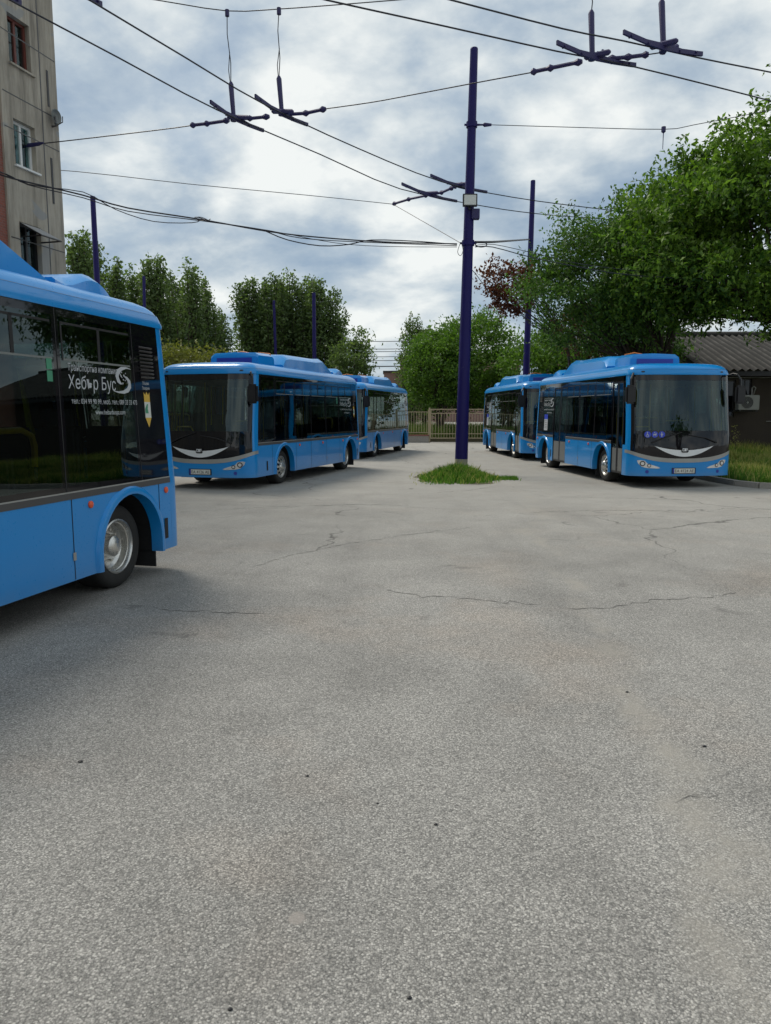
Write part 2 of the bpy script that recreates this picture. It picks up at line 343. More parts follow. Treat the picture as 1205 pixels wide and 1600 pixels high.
def crown_points(rng, c, r, n_clump, per, spread, shell=0.55, cut=None):
    out = []; cl = []
    while len(cl) < n_clump:
        p = rng.normal(size=3); p /= np.linalg.norm(p); p *= rng.uniform(shell, 1.0) ** 0.7
        q = np.array(c) + p * np.array(r)
        if cut and not cut(q): continue
        cl.append(q)
    for q in cl:
        m = int(per * rng.uniform(0.5, 1.5)); sp = spread * rng.uniform(0.6, 1.4)
        out.append(q + rng.normal(size=(m, 3)) * np.array([sp, sp, sp * 0.65]))
    return np.concatenate(out), cl
def trunk_mesh(mb, base, forks, limbs, r0, rng):
    b = Vector(base)
    for fk in forks:
        f = Vector(fk); mid = b.lerp(f, 0.5) + Vector((rng.normal() * 0.12, rng.normal() * 0.12, 0))
        mb.tube([b + Vector((0, 0, -0.1)), mid, f], [r0, r0 * 0.75, r0 * 0.55], 9)
    fs = [Vector(x) for x in forks]
    for q in limbs:
        q = Vector(q); f = min(fs, key=lambda t: (t - q).length)
        m1 = f.lerp(q, 0.5) + Vector((rng.normal() * 0.25, rng.normal() * 0.25, rng.normal() * 0.2 + 0.15))
        mb.tube([f, m1, q], [r0 * 0.38, r0 * 0.2, r0 * 0.06], 5)
def finish_tree(name, base, mb, lm, leafm, label, group=None, cat='tree'):
    t = empty(name, base); bx = Vector(base)
    tk = mb.build('trunk', 'bark', t, smooth=True); tk.location = -bx
    cr = link('crown', lm, t); cr.location = -bx; lm.materials.append(M[leafm])
    return tag(t, label, cat, group)
# ------------------------------------------------------------------ ground
def sheet(name, pts, z, mat, kind='structure', h=0.0):
    mb = MB(); n = len(pts)
    mb.add([(x, y, z) for x, y in pts], [tuple(range(n))])
    if h: mb.add([(x, y, z) for x, y in pts] + [(x, y, z - h) for x, y in pts], [(i, (i + 1) % n, n + (i + 1) % n, n + i) for i in range(n)])
    return tag(mb.build(name, mat), kind=kind)
sheet('ground', [(-900, -400), (900, -400), (900, 1500), (-900, 1500)], 0.0, 'asphalt')
GR = [(8.45, 70), (8.45, 21.0), (8.42, 19.2), (8.50, 18.2), (8.75, 17.6), (9.3, 17.3), (11, 17.1), (40, 16.2), (60, 16), (60, 70)]
sheet('lawn', GR, 0.10, 'soil', h=0.1)
sheet('lawn', [(-80, 45.9), (8.2, 45.9), (8.2, 160), (-80, 160)], 0.25, 'soil', h=0.25)
kb = MB()
kp = GR[:8]
for i in range(len(kp) - 1):
    a, b = Vector((*kp[i], 0)), Vector((*kp[i + 1], 0)); n = max(1, int((b - a).length)); d = (b - a).normalized(); o = Vector((d.y, -d.x, 0)) * 0.07
    for q in range(n):
        p = a.lerp(b, q / n) + d * 0.004; r = a.lerp(b, (q + 1) / n) - d * 0.004
        kb.add([p - o, r - o, r + o, p + o] + [x + Vector((0, 0, 0.13)) for x in (p - o, r - o, r + o, p + o)], [(0, 1, 5, 4), (1, 2, 6, 5), (2, 3, 7, 6), (3, 0, 4, 7), (4, 5, 6, 7)])
tag(kb.build('kerb', 'kerb_stone'), kind='structure')
# ------------------------------------------------------------------ the bus
W = 1.2625
def shear(x, y, z):
    zt = max(0.0, z - 0.95); x *= 1 - 0.016 * zt
    if y < 0.5: y += (0.04 * zt + 0.10 * max(0.0, z - 1.27)) * min(1, (0.5 - y) / 2.2)
    if y > 4.7: y -= 0.09 * zt * min(1, (y - 4.7) / 1.2)
    return (x, y, z)
def side(s):
    return lambda a, b, d=0.0: shear(s * (W + d), a * 1.0, b)
def fcurve(x):
    q = min(1, abs(x) / W); return -1.48 - 0.36 * (1 - q ** 3.4) ** (1 / 3.4) - 0.07 * (1 - q * q)
def rcurve(x):
    q = min(1, abs(x) / W); return 5.72 + 0.30 * (1 - q ** 4) ** 0.25
def chart(cv, sg):
    def fn(a, b, d=0.0):
        a = max(-W, min(W, a)); e = 0.004
        a0, a1 = max(-W, a - e), min(W, a + e); t = Vector((a1 - a0, cv(a1) - cv(a0))).normalized(); n = Vector((t.y, -t.x)) * sg
        return shear(a + n.x * d, cv(a) + n.y * d, b)
    return fn
front = chart(fcurve, 1); rear = chart(rcurve, -1)
SL, SR = side(1), side(-1)
XS = sorted({W * sgn * (1 - (1 - t) ** 3.0) for sgn in (-1, 1) for t in [i / 16 for i in range(17)]})
YS = [-1.48 + 0.2 * i for i in range(37)]
def poly2d(pts, cuts, fn, d=0.0, zc=()):
    bm = bmesh.new(); bm.faces.new([bm.verts.new((a, b, 0)) for a, b in pts])
    bmesh.ops.triangulate(bm, faces=bm.faces[:])
    lo, hi = min(p[0] for p in pts), max(p[0] for p in pts)
    for c in cuts:
        if lo + 1e-4 < c < hi - 1e-4: bmesh.ops.bisect_plane(bm, geom=bm.verts[:] + bm.edges[:] + bm.faces[:], plane_co=(c, 0, 0), plane_no=(1, 0, 0), dist=1e-5)
    for c in zc: bmesh.ops.bisect_plane(bm, geom=bm.verts[:] + bm.edges[:] + bm.faces[:], plane_co=(0, c, 0), plane_no=(0, 1, 0), dist=1e-5)
    bm.verts.index_update()
    vs = [fn(v.co.x, v.co.y, d) for v in bm.verts]; fs = [tuple(v.index for v in f.verts) for f in bm.faces]; bm.free(); return vs, fs
def rects(mb, rs, fn, d, cuts, zc=(1.5, 2.0)):
    for a0, a1, b0, b1 in rs:
        mb.add(*poly2d([(a0, b0), (a1, b0), (a1, b1), (a0, b1)], cuts, fn, d, [z for z in zc if b0 < z < b1]))
def frame_rects(a0, a1, b0, b1, t): return [(a0, a0 + t, b0, b1), (a1 - t, a1, b0, b1), (a0 + t, a1 - t, b0, b0 + t), (a0 + t, a1 - t, b1 - t, b1)]
def disc2d(cx, cy, r, n=20, sy=1.0): return [(cx + r * cos(2 * pi * i / n), cy + r * sy * sin(2 * pi * i / n)) for i in range(n)]
AX = (0.0, 4.93); AR = 0.535; AZ = 0.42; SK = 0.28; BELT = 1.0; GT = 2.63
YF, YR = -1.48, 5.72
def arch(c, r=AR, n=16):
    return [(c + r, SK)] + [(c + r * cos(t), AZ + r * sin(t)) for t in [pi * i / n for i in range(n + 1)]] + [(c - r, SK)]
def make_bus():
    root = empty('electric_bus', (0, 0, 0))
    # lower side panels with wheel arches; door bays left open on the right side
    for s, spans in ((1, [(YF, YR)]), (-1, [(YF, -1.33), (-0.62, 2.85), (4.03, YR)])):
        fn = SL if s > 0 else SR
        for a, b in spans:
            mb = MB(); cols = []
            ys = sorted({a, b} | {y for y in YS if a < y < b} | {c + AR * cos(pi * i / 24) for c in AX for i in range(25) if a < c < b})
            for y in ys:
                zb = SK
                for c in AX:
                    if a < c < b and abs(y - c) < AR - 1e-6: zb = AZ + math.sqrt(AR * AR - (y - c) ** 2)
                edge = [abs(abs(y - c) - AR) < 1e-6 and a < c < b for c in AX]
                if any(edge):
                    inner = y > AX[edge.index(True)]
                    cols += [(y, AZ), (y, SK)] if inner else [(y, SK), (y, AZ)]
                else: cols.append((y, zb))
            mb.add([fn(y, z) for y, zb in cols for z in (zb, BELT)], [(2 * i, 2 * i + 2, 2 * i + 3, 2 * i + 1) for i in range(len(cols) - 1) if cols[i + 1][0] - cols[i][0] > 1e-6])
            pn = mb.build('side_panel', 'bus_blue', root)
        if s < 0: pn = root
        for y in ([-0.72, 0.72, 1.75, 2.9, 4.0, 5.48] if s > 0 else [0.72, 1.75, 5.5]):
            sm = MB(); rects(sm, [(y - 0.005, y + 0.005, SK + 0.01, BELT)], fn, 0.0025, []); sm.build('panel_gap', 'black_rubber', pn)
        for y in ((4.0, 2.9) if s > 0 else (1.75,)):
            q = MB(); rects(q, [(y - 0.022, y + 0.022, 0.46, 0.53)], fn, 0.007, [], ()); q.build('latch', 'silver_trim', pn)
        # flared wheel-arch lips
        for c in AX:
            fl = MB(); A = arch(c, AR, 20); n = len(A)
            prof = [(0.0, -0.10), (0.0, 0.030), (0.025, 0.036), (0.060, 0.026), (0.080, 0.0)]
            vs = []
            for (a, b) in A:
                u = Vector((a - c, max(0, b - AZ))).normalized()
                for dr, off in prof:
                    aa, bb = a + u.x * dr, max(b + u.y * dr, SK - 0.005); x, y, z = fn(aa, bb, off); vs.append((x, y, z))
            m = len(prof)
            fl.add(vs, [(i * m + j, (i + 1) * m + j, (i + 1) * m + j + 1, i * m + j + 1) for i in range(n - 1) for j in range(m - 1)])
            fl.build('wheel_arch', 'bus_blue', root, smooth=True)
        for ci, c in enumerate(AX):
            fb = MB(); A = arch(c, AR + 0.02, 14)
            vs = [(s * x, a, b) for a, b in A for x in (W - 0.035, 0.74)]
            fb.add(vs, [(2 * i, 2 * i + 1, 2 * i + 3, 2 * i + 2) for i in range(len(A) - 1)])
            fb.add([(s * 0.74, a, b) for a, b in A], [tuple(range(len(A)))])
            fb.build('arch_liner', 'dark_underbody', root)
        # belt strip
        for a, b in ([(YF, YR)] if s > 0 else [(-0.62, 2.85), (4.03, YR)]):
            bl = MB(); rects(bl, [(a, b, BELT, 1.055)], fn, 0.006, YS); bp = bl.build('belt_strip', 'grey_trim', root)
            b2 = MB(); rects(b2, [(a, b, 1.055, 1.068)], fn, 0.004, YS); b2.build('bead', 'silver_trim', bp)
    # windows: black glazed surround, panes, hopper rails
    Z0, Z1 = 1.068, GT
    left = [(-1.36, -0.62), (-0.50, 0.62), (0.72, 1.74), (1.82, 2.84), (2.92, 3.90), (3.99, 5.12)]
    right = [(-0.56, 0.54), (0.64, 1.74), (1.82, 2.80), (4.12, 5.12)]
    for s, ws in ((1, left), (-1, right)):
        fn = SL if s > 0 else SR
        bays = [(YF, YR)] if s > 0 else [(-0.62, 2.85), (4.03, YR)]
        for a, b in bays:
            sr = MB(); edges = []
            inn = [w_ for w_ in ws if a < w_[0] < b]; x = a
            for w0, w1 in inn: edges.append((x, w0, Z0, Z1)); edges += [(w0, w1, Z0, Z0 + 0.05), (w0, w1, Z1 - 0.07, Z1)]; x = w1
            edges.append((x, b, Z0, Z1))
            rects(sr, edges, fn, 0.0, YS)
            sr.build('window_surround', 'black_glaze', root)
        for i, (w0, w1) in enumerate(ws):
            pm = MB(); rects(pm, [(w0, w1, Z0 + 0.05, Z1 - 0.07)], fn, 0.0, YS)
            p = pm.build('window', 'side_glass', root)
            gp = MB(); rects(gp, [(w1 + 0.04, w1 + 0.052, Z0, Z1)], fn, 0.002, []); gp.build('pane_joint', 'black_rubber', p)
            if s > 0 and i == 0: continue
            hr = MB(); rects(hr, [(w0 + 0.04, w1 - 0.02, 2.195, 2.212)], fn, 0.003, [])
            hb = MB(); rects(hb, [((w0 + w1) / 2 - 0.02, (w0 + w1) / 2 + 0.02, 2.212, 2.52), (w0 + 0.02, w0 + 0.04, 2.195, 2.52), (w0 + 0.04, w1 - 0.02, 2.50, 2.52)], fn, 0.003, []); hb.build('hopper_frame', 'black_rubber', p)
            hr.build('hopper_rail', 'hopper_grey', p)
    # doors
    for a, b in ((-1.33, -0.62), (2.85, 4.03)):
        n = 2; wd = (b - a) / n
        for i in range(n):
            x0, x1 = a + i * wd + 0.006, a + (i + 1) * wd - 0.006
            dm = MB(); rects(dm, frame_rects(x0, x1, SK + 0.02, 2.50, 0.045), SR, -0.012, YS)
            d = dm.build('door', 'black_plastic', root)
            gm = MB(); rects(gm, [(x0 + 0.045, x1 - 0.045, 0.90, 2.455)], SR, -0.018, YS); gm.build('door_glass', 'door_glass', d)
            km = MB(); rects(km, [(x0 + 0.045, x1 - 0.045, SK + 0.065, 0.90)], SR, -0.016, YS); km.build('kick_panel', 'door_grey', d)
            hm = MB(); hm.tube([SR((x0 + x1) / 2, 0.95, -0.06), SR((x0 + x1) / 2, 1.75, -0.06)], 0.014, 6); hm.build('handle', 'rail_yellow' if a < 0 else 'silver_trim', d)
        hd = MB(); rects(hd, [(a, b, 2.50, GT)], SR, 0.0, YS); hd.build('door_header', 'black_glaze', root)
    # roof shell
    per = []
    for i in range(33): per.append((SL, -1.48 + 0.225 * i, 1))
    ring = [('f', x) for x in XS] + [('l', y) for y in YS[1:-1]] + [('r', x) for x in XS[::-1]] + [('q', y) for y in YS[1:-1][::-1]]
    def rp(kind, t, z, ins):
        if kind == 'f': x, y, z_ = front(t, 2.6, 0)
        elif kind == 'r': x, y, z_ = rear(t, 2.6, 0)
        elif kind == 'l': x, y, z_ = SL(t, 2.6, 0)
        else: x, y, z_ = SR(t, 2.6, 0)
        cy = 2.1; kx = 1 - ins / W; L_ = 3.7
        return (x * kx, cy + (y - cy) * (1 - ins / L_), z)
    levels = [(GT, 0.0), (GT, -0.012), (2.66, -0.014), (2.72, 0.006), (2.76, 0.022), (2.762, 0.030), (2.80, 0.055), (2.845, 0.11), (2.88, 0.19), (2.905, 0.31), (2.922, 0.50), (2.935, 0.80), (2.94, 1.1)]
    n = len(ring); rv = [rp(k_, t, z, i) for z, i in levels for k_, t in ring]
    rm = MB(); rm.add(rv, [(i * n + q, i * n + (q + 1) % n, (i + 1) * n + (q + 1) % n, (i + 1) * n + q) for i in range(len(levels) - 1) for q in range(n)])
    rm.add([rv[(len(levels) - 1) * n + q] for q in range(n)], [tuple(range(n))])
    roof = rm.build('roof', 'bus_blue', root, smooth=True)
    rg = MB(); rg.add([rp(k_, t, z, i) for z, i in ((2.760, 0.019), (2.7635, 0.0265)) for k_, t in ring], [(q, (q + 1) % n, n + (q + 1) % n, n + q) for q in range(n)]); rg.build('gutter_line', 'grey_trim', roof)
    for x in (-0.98, 0.98):
        ml = MB(); ml.add(*poly2d(disc2d(x, 2.70, 0.045, 10, 0.4), [], front, 0.022)); ml.build('marker_lamp', 'black_plastic', roof)
    # front: mask, windscreen, silver strip, bumper
    def strip_top(x): return 0.69 + 0.20 * (abs(x) / W) ** 2.6
    def strip_bot(x): return 0.595 + 0.22 * (abs(x) / W) ** 2.8
    fx = XS
    bp = MB(); bp.add(*poly2d([(fx[0], SK)] + [(fx[-1], SK)] + [(x, strip_bot(x)) for x in fx[::-1]], XS, front, 0.0, (0.4,)))
    bumper = bp.build('bumper', 'bus_blue', root, smooth=True)
    st = MB(); st.add(*poly2d([(x, strip_bot(x)) for x in fx] + [(x, strip_top(x)) for x in fx[::-1]], XS, front, 0.006)); st.build('silver_strip', 'silver_trim', root, smooth=True)
    EDG = 1.215
    mk = MB(); mx_ = [x for x in fx if -EDG < x < EDG]; mx_ = [-EDG] + mx_ + [EDG]
    mk.add(*poly2d([(x, strip_top(x)) for x in mx_] + [(EDG, 1.335), (-EDG, 1.335)], XS, front, 0.002, (1.0,)))
    rects(mk, [(-EDG, -1.13, 1.335, GT), (1.13, EDG, 1.335, GT), (-1.13, 1.13, 2.50, GT)], front, 0.002, XS)
    mk.build('front_mask', 'black_glaze', root, smooth=True)
    for s in (-1, 1):
        pl = MB(); e = sorted((s * EDG, s * W)); xs = [e[0]] + [x for x in fx if e[0] < x < e[1]] + [e[1]]
        pl.add(*poly2d([(x, strip_top(x)) for x in xs] + [(e[1], GT), (e[0], GT)], XS, front, 0.0, (1.2, 1.6, 2.0)))
        pl.build('corner_pillar', 'bus_blue', root, smooth=True)
    ws_ = MB(); rects(ws_, [(-1.13, 1.13, 1.335, 2.50)], front, 0.004, XS, (1.6, 1.9, 2.2)); ws_.build('windscreen', 'windscreen_glass', root, smooth=True)
    sm = MB()
    xs = [i / 12 * 0.72 for i in range(-12, 13)]
    sm.add(*poly2d([(x, 0.735 + 0.25 * (abs(x) / 0.72) ** 1.9) for x in xs] + [(x, 0.885 + 0.10 * (abs(x) / 0.72) ** 2.0) for x in xs[::-1]][1:-1], xs, front, 0.010)); sm.build('silver_grille', 'smile_silver', root)
    bd = MB(); bd.add(*poly2d([(-0.085, 0.845), (-0.06, 0.83), (0.06, 0.83), (0.085, 0.845), (0.085, 0.945), (-0.085, 0.945)], [], front, 0.022)); em = bd.build('badge', 'black_plastic', root)
    bl = MB(); rects(bl, [(-0.062, -0.022, 0.915, 0.928), (-0.062, -0.048, 0.862, 0.915), (-0.048, -0.022, 0.862, 0.874), (-0.018, 0.018, 0.862, 0.928), (0.024, 0.060, 0.915, 0.928), (0.024, 0.036, 0.862, 0.915), (0.048, 0.060, 0.88, 0.915)], front, 0.026, [], ()); bl.build('badge_mark', 'smile_silver', em)
    for s in (-1, 1):
        hp = [(0.56, 0.47), (0.62, 0.46), (0.86, 0.47), (0.98, 0.50), (1.06, 0.58), (1.08, 0.645), (1.02, 0.655), (0.92, 0.64), (0.86, 0.575), (0.62, 0.50)]
        h = MB(); h.add(*poly2d([(s * a, b) for a, b in hp], XS, front, 0.008)); hl = h.build('headlight', 'lens_clear', root)
        for cx_, cy_, r in ((0.965, 0.575, 0.062), (0.82, 0.528, 0.045)):
            q = MB(); q.add(*poly2d(disc2d(s * cx_, cy_, r, 18), [], front, 0.013)); q.build('lamp_ring', 'lens_dark', hl)
            q = MB(); q.add(*poly2d(disc2d(s * cx_, cy_, r * 0.62, 16), [], front, 0.017)); q.build('lamp_lens', 'lens_clear', hl)
        q = MB(); q.add(*poly2d(disc2d(s * 0.86, 0.385, 0.040, 16), [], front, 0.006)); q.build('fog_lamp', 'plate_blue', root)
    rects_p = MB(); rects(rects_p, [(-0.29, 0.29, 0.335, 0.475)], front, 0.012, [-0.2, -0.1, 0, 0.1, 0.2], ()); ph = rects_p.build('plate_holder', 'print_black', root)
    q = MB(); rects(q, [(-0.232, 0.262, 0.35, 0.46)], front, 0.016, [-0.2, -0.1, 0, 0.1, 0.2], ()); q.build('number_plate', 'plate_white', ph)
    q = MB(); rects(q, [(-0.272, -0.232, 0.35, 0.46)], front, 0.016, [], ()); q.build('plate_band', 'plate_blue', ph)
    # wipers
    for x0, x1, zz in ((-0.78, -0.10, 1.30), (0.78, 0.05, 1.24)):
        wm = MB(); wm.tube([front(x0, 1.06, 0.03), front(x0 * 0.6 + x1 * 0.4, 1.17, 0.045), front(x1, zz, 0.035)], [0.018, 0.012, 0.009], 6); wm.build('wiper', 'black_rubber', root, smooth=True)
    # mirrors on curved arms
    for s in (-1, 1):
        mm = MB(); p0 = Vector(front(s * 1.17, 2.62, 0.03)); p1 = p0 + Vector((s * 0.10, -0.22, 0.02)); p2 = p0 + Vector((s * 0.17, -0.27, -0.10)); p3 = p2 + Vector((0, 0, -0.16))
        mm.tube([p0, p0.lerp(p1, 0.6) + Vector((0, 0, 0.03)), p1, p2, p3], 0.022, 8); mr = mm.build('mirror_arm', 'black_plastic', root, smooth=True)
        hm = MB(); c = p3 + Vector((0, 0, -0.19)); hm.box(c.x - 0.125, c.x + 0.125, c.y - 0.06, c.y + 0.06, c.z - 0.215, c.z + 0.215); mh = hm.build('mirror_housing', 'black_plastic', mr, smooth=True, bevel=0.045)
    # rear end
    rb = MB(); rx = XS
    rects(rb, [(-W, W, SK, 1.35)], rear, 0.0, XS, (0.6, 1.0)); rects(rb, [(-W, -1.05, 1.35, GT), (1.05, W, 1.35, GT)], rear, 0.0, XS); rb.build('rear_panel', 'bus_blue', root, smooth=True)
    rw = MB(); rects(rw, [(-1.05, 1.05, 1.35, GT)], rear, 0.0, XS); rw.build('rear_window', 'door_glass', root, smooth=True)
    for s in (-1, 1):
        q = MB(); q.add(*poly2d(disc2d(s * 1.02, 0.85, 0.07, 14), XS, rear, 0.008)); q.build('tail_lamp', 'lens_orange', root)
    q = MB(); cpos = rear(1.02, 2.40, 0.05); q.box(cpos[0] - 0.05, cpos[0] + 0.05, cpos[1] - 0.05, cpos[1] + 0.06, cpos[2] - 0.05, cpos[2] + 0.05); q.build('rear_camera', 'black_plastic', root, bevel=0.015)
    # side lamps, vent, socket flaps
    for s, ys in ((1, (0.95, 2.6, 4.27, 5.62)), (-1, (0.95, 2.5, 5.62))):
        fn = SL if s > 0 else SR
        for y in ys:
            q = MB(); c0 = Vector(fn(y, 0.925, 0.0)); q.lathe([(s * 0.0, 0.034), (s * 0.012, 0.033), (s * 0.02, 0.022), (s * 0.022, 0.001)], 14, 'x', c0); q.build('side_lamp', 'lens_orange', root, smooth=True)
        for y in (-1.02, 5.60) if s > 0 else (5.60, 4.2):
            q = MB(); rects(q, [(y - 0.035, y + 0.035, 0.40, 0.62)], fn, 0.006, [], ()); q.build('flap', 'black_rubber', root)
        q = MB()
        for i in range(9):
            z = 2.10 + i * 0.037
            q.add([fn(5.29, z, 0.004), fn(5.57, z, 0.004), fn(5.57, z + 0.012, 0.020), fn(5.29, z + 0.012, 0.020), fn(5.29, z + 0.020, 0.004), fn(5.57, z + 0.020, 0.004)], [(0, 1, 2, 3), (3, 2, 5, 4)])
        q.build('air_vent', 'grey_trim', root, fix=False)
    # lettering on the rear side panes
    for s in (1, -1):
        fn = SL if s > 0 else SR; o = 4.02
        T = (lambda a, b: fn(o + a, b, 0.0035)) if s > 0 else (lambda a, b: fn(o + 1.15 - a, b, 0.0035))
        lt = MB()
        text_on(lt, 'Транспортна компания', 0.086, 0.06, 2.115, 0.76, T, 0.12)
        text_on(lt, 'Хебър Бус', 0.165, 0.05, 1.96, 0.73, T, 0.06)
        text_on(lt, 'тел.: 034 99 90 99, моб. тел.: 089 33 33 473', 0.064, 0.08, 1.83, 1.08, T)
        text_on(lt, 'www.hebarbuspz.com', 0.064, 0.42, 1.735, 0.50, T)
        # swirl: two tapering crescents and a scatter of dots
        def ribbon(P_):
            n_ = len(P_); L_, Q_ = [], []
            for i, (a, b, w_) in enumerate(P_):
                t = Vector((P_[min(i + 1, n_ - 1)][0] - P_[max(i - 1, 0)][0], P_[min(i + 1, n_ - 1)][1] - P_[max(i - 1, 0)][1])).normalized(); L_.append((a - t.y * w_ / 2, b + t.x * w_ / 2)); Q_.append((a + t.y * w_ / 2, b - t.x * w_ / 2))
            lt.add([T(0.755 + p[0] * 0.92, 1.935 + p[1] * 0.92) for p in L_ + Q_], [(i, i + 1, n_ + i + 1, n_ + i) for i in range(n_ - 1)])
        ribbon([(0.36, 0.262, 0.004), (0.26, 0.272, 0.018), (0.16, 0.258, 0.040), (0.09, 0.222, 0.060), (0.065, 0.178, 0.066), (0.085, 0.135, 0.055), (0.125, 0.108, 0.030), (0.16, 0.098, 0.004)])
        ribbon([(0.20, 0.185, 0.004), (0.265, 0.165, 0.030), (0.310, 0.125, 0.055), (0.312, 0.078, 0.062), (0.265, 0.038, 0.050), (0.18, 0.016, 0.034), (0.08, 0.012, 0.018), (-0.02, 0.024, 0.004)])
        rg_ = random.Random(3)
        for i in range(16):
            a, b = rg_.uniform(0.87, 1.02), rg_.uniform(2.03, 2.14); q_ = rg_.uniform(0.004, 0.011)
            lt.add([T(*p) for p in disc2d(a, b, q_, 8)], [tuple(range(8))])
        lt.build('lettering', 'white_print', root, fix=False)
        if s > 0:
            T2 = lambda a, b: fn(a, b, 0.0035)
            tt = MB(); text_on(tt, 'Община', 0.045, 5.325, 2.035, 0.13, T2); tt.build('lettering', 'white_print', root, fix=False); tt = MB(); text_on(tt, 'Пазарджик', 0.045, 5.315, 1.985, 0.15, T2); tt.build('lettering', 'white_print', root, fix=False)
            cr_ = MB(); cr_.add(*poly2d([(5.33, 1.86), (5.45, 1.86), (5.45, 1.96), (5.42, 1.93), (5.39, 1.965), (5.36, 1.93), (5.33, 1.96)], [], fn, 0.003)); sh = cr_.build('crest', 'sticker_yellow', root)
            q = MB(); q.add(*poly2d([(5.33, 1.70), (5.39, 1.60), (5.45, 1.70)], [], fn, 0.003)); q.build('crest_tip', 'sticker_yellow', sh)
            q = MB(); rects(q, [(5.33, 5.45, 1.70, 1.86)], fn, 0.003, [], ()); q.build('crest_field', 'plate_white', sh)
            q = MB(); q.add(*poly2d([(5.335, 1.745), (5.335, 1.79), (5.38, 1.84), (5.40, 1.84), (5.385, 1.79), (5.40, 1.745)], [], fn, 0.005)); q.build('crest_figure', 'sticker_green', sh)
        else:
            q = MB(); rects(q, [(4.62, 4.98, 1.20, 1.55)], fn, 0.003, [], ()); ps = q.build('poster', 'white_print', root)
            q = MB(); rects(q, [(4.62, 4.98, 1.55, 1.70)], fn, 0.003, [], ()); q.build('poster_head', 'sticker_blue', ps)
            q = MB(); rects(q, [(4.68, 4.92, 1.27 + 0.055 * i, 1.28 + 0.055 * i) for i in range(5)], fn, 0.005, [], ()); q.build('poster_lines', 'lens_dark', ps)
    # green label by the middle pane, three round stickers in the windscreen
    q = MB(); rects(q, [(3.80, 3.87, 2.11, 2.20), (3.80, 3.87, 2.01, 2.10)], SL, 0.003, [], ()); q.build('label', 'sticker_green', root)
    # roof equipment
    def hull(rings): # rings of equal length -> loft with caps
        mb = MB(); n_ = len(rings[0]); mb.add([p for r_ in rings for p in r_], [(i * n_ + j, i * n_ + (j + 1) % n_, (i + 1) * n_ + (j + 1) % n_, (i + 1) * n_ + j) for i in range(len(rings) - 1) for j in range(n_)] + [tuple(range(n_))[::-1], tuple((len(rings) - 1) * n_ + j for j in range(n_))]); return mb
    def sect(y, hw, z0, z1, ch): return [(-hw, y, z0), (-hw + ch * 0.35, y, z1 - ch * 0.75), (-hw + ch * 1.5, y, z1), (0, y, z1 + 0.02), (hw - ch * 1.5, y, z1), (hw - ch * 0.35, y, z1 - ch * 0.75), (hw, y, z0)]
    b = hull([sect(-0.12, 0.66, 2.85, 3.14, 0.06), sect(-0.07, 0.68, 2.85, 3.22, 0.09), sect(0.52, 0.76, 2.85, 3.22, 0.09), sect(0.60, 0.76, 2.85, 3.15, 0.06)]); ac = b.build('roof_unit', 'bus_blue', root, smooth=True)
    q = MB(); q.add([(-0.48, -0.127, 2.97), (0.48, -0.127, 2.97), (0.48, -0.125, 3.10), (-0.48, -0.125, 3.10)], [(0, 1, 2, 3)]); q.build('grille', 'plate_blue', ac)
    b = hull([sect(0.78, 0.93, 2.85, 2.97, 0.04), sect(1.02, 0.92, 2.85, 3.20, 0.14), sect(1.3, 0.92, 2.85, 3.26, 0.16), sect(3.2, 0.92, 2.85, 3.28, 0.15), sect(3.66, 0.92, 2.85, 3.31, 0.13), sect(4.40, 0.90, 2.85, 2.94, 0.04)]); b.build('roof_fairing', 'bus_blue', root, smooth=True)
    b = hull([sect(4.43, 0.92, 2.85, 2.97, 0.03)] + [sect(y, 0.92, 2.85, z, 0.09) for y, z in ((4.60, 2.99), (4.72, 3.01), (4.82, 3.045), (4.92, 3.08), (5.02, 3.10), (5.12, 3.095), (5.20, 3.065), (5.28, 3.02), (5.35, 2.965))] + [sect(5.43, 0.90, 2.85, 2.89, 0.03)]); b.build('roof_pod', 'bus_blue', root, smooth=True)
    q = MB(); q.tube([(-0.5, 0.66, 2.95), (-0.46, 0.66, 3.26), (-0.2, 0.68, 3.31), (0.05, 0.68, 3.27), (0.1, 0.7, 2.95)], 0.018, 6); q.tube([(0.2, 0.66, 2.95), (0.28, 0.66, 3.28), (0.6, 0.68, 3.24), (0.62, 0.7, 2.95)], 0.015, 6); q.build('cable', 'cable_orange', root, smooth=True)
    # underbody, mudflaps
    q = MB(); q.box(-0.72, 0.72, -1.55, 5.75, 0.24, 0.40)
    for a, b in ((-1.5, -0.57), (0.57, 4.35), (5.50, 5.75)): q.box(-1.22, -0.722, a, b, 0.282, 0.40); q.box(0.722, 1.22, a, b, 0.282, 0.40)
    q.build('chassis', 'dark_underbody', root)
    for c in AX:
        for s in (-1, 1): q = MB(); q.box(s * 1.0 - 0.17, s * 1.0 + 0.17, c + 0.58, c + 0.60, 0.10, 0.42); q.build('mudflap', 'black_rubber', root)
    # wheels
    R_ = 0.42
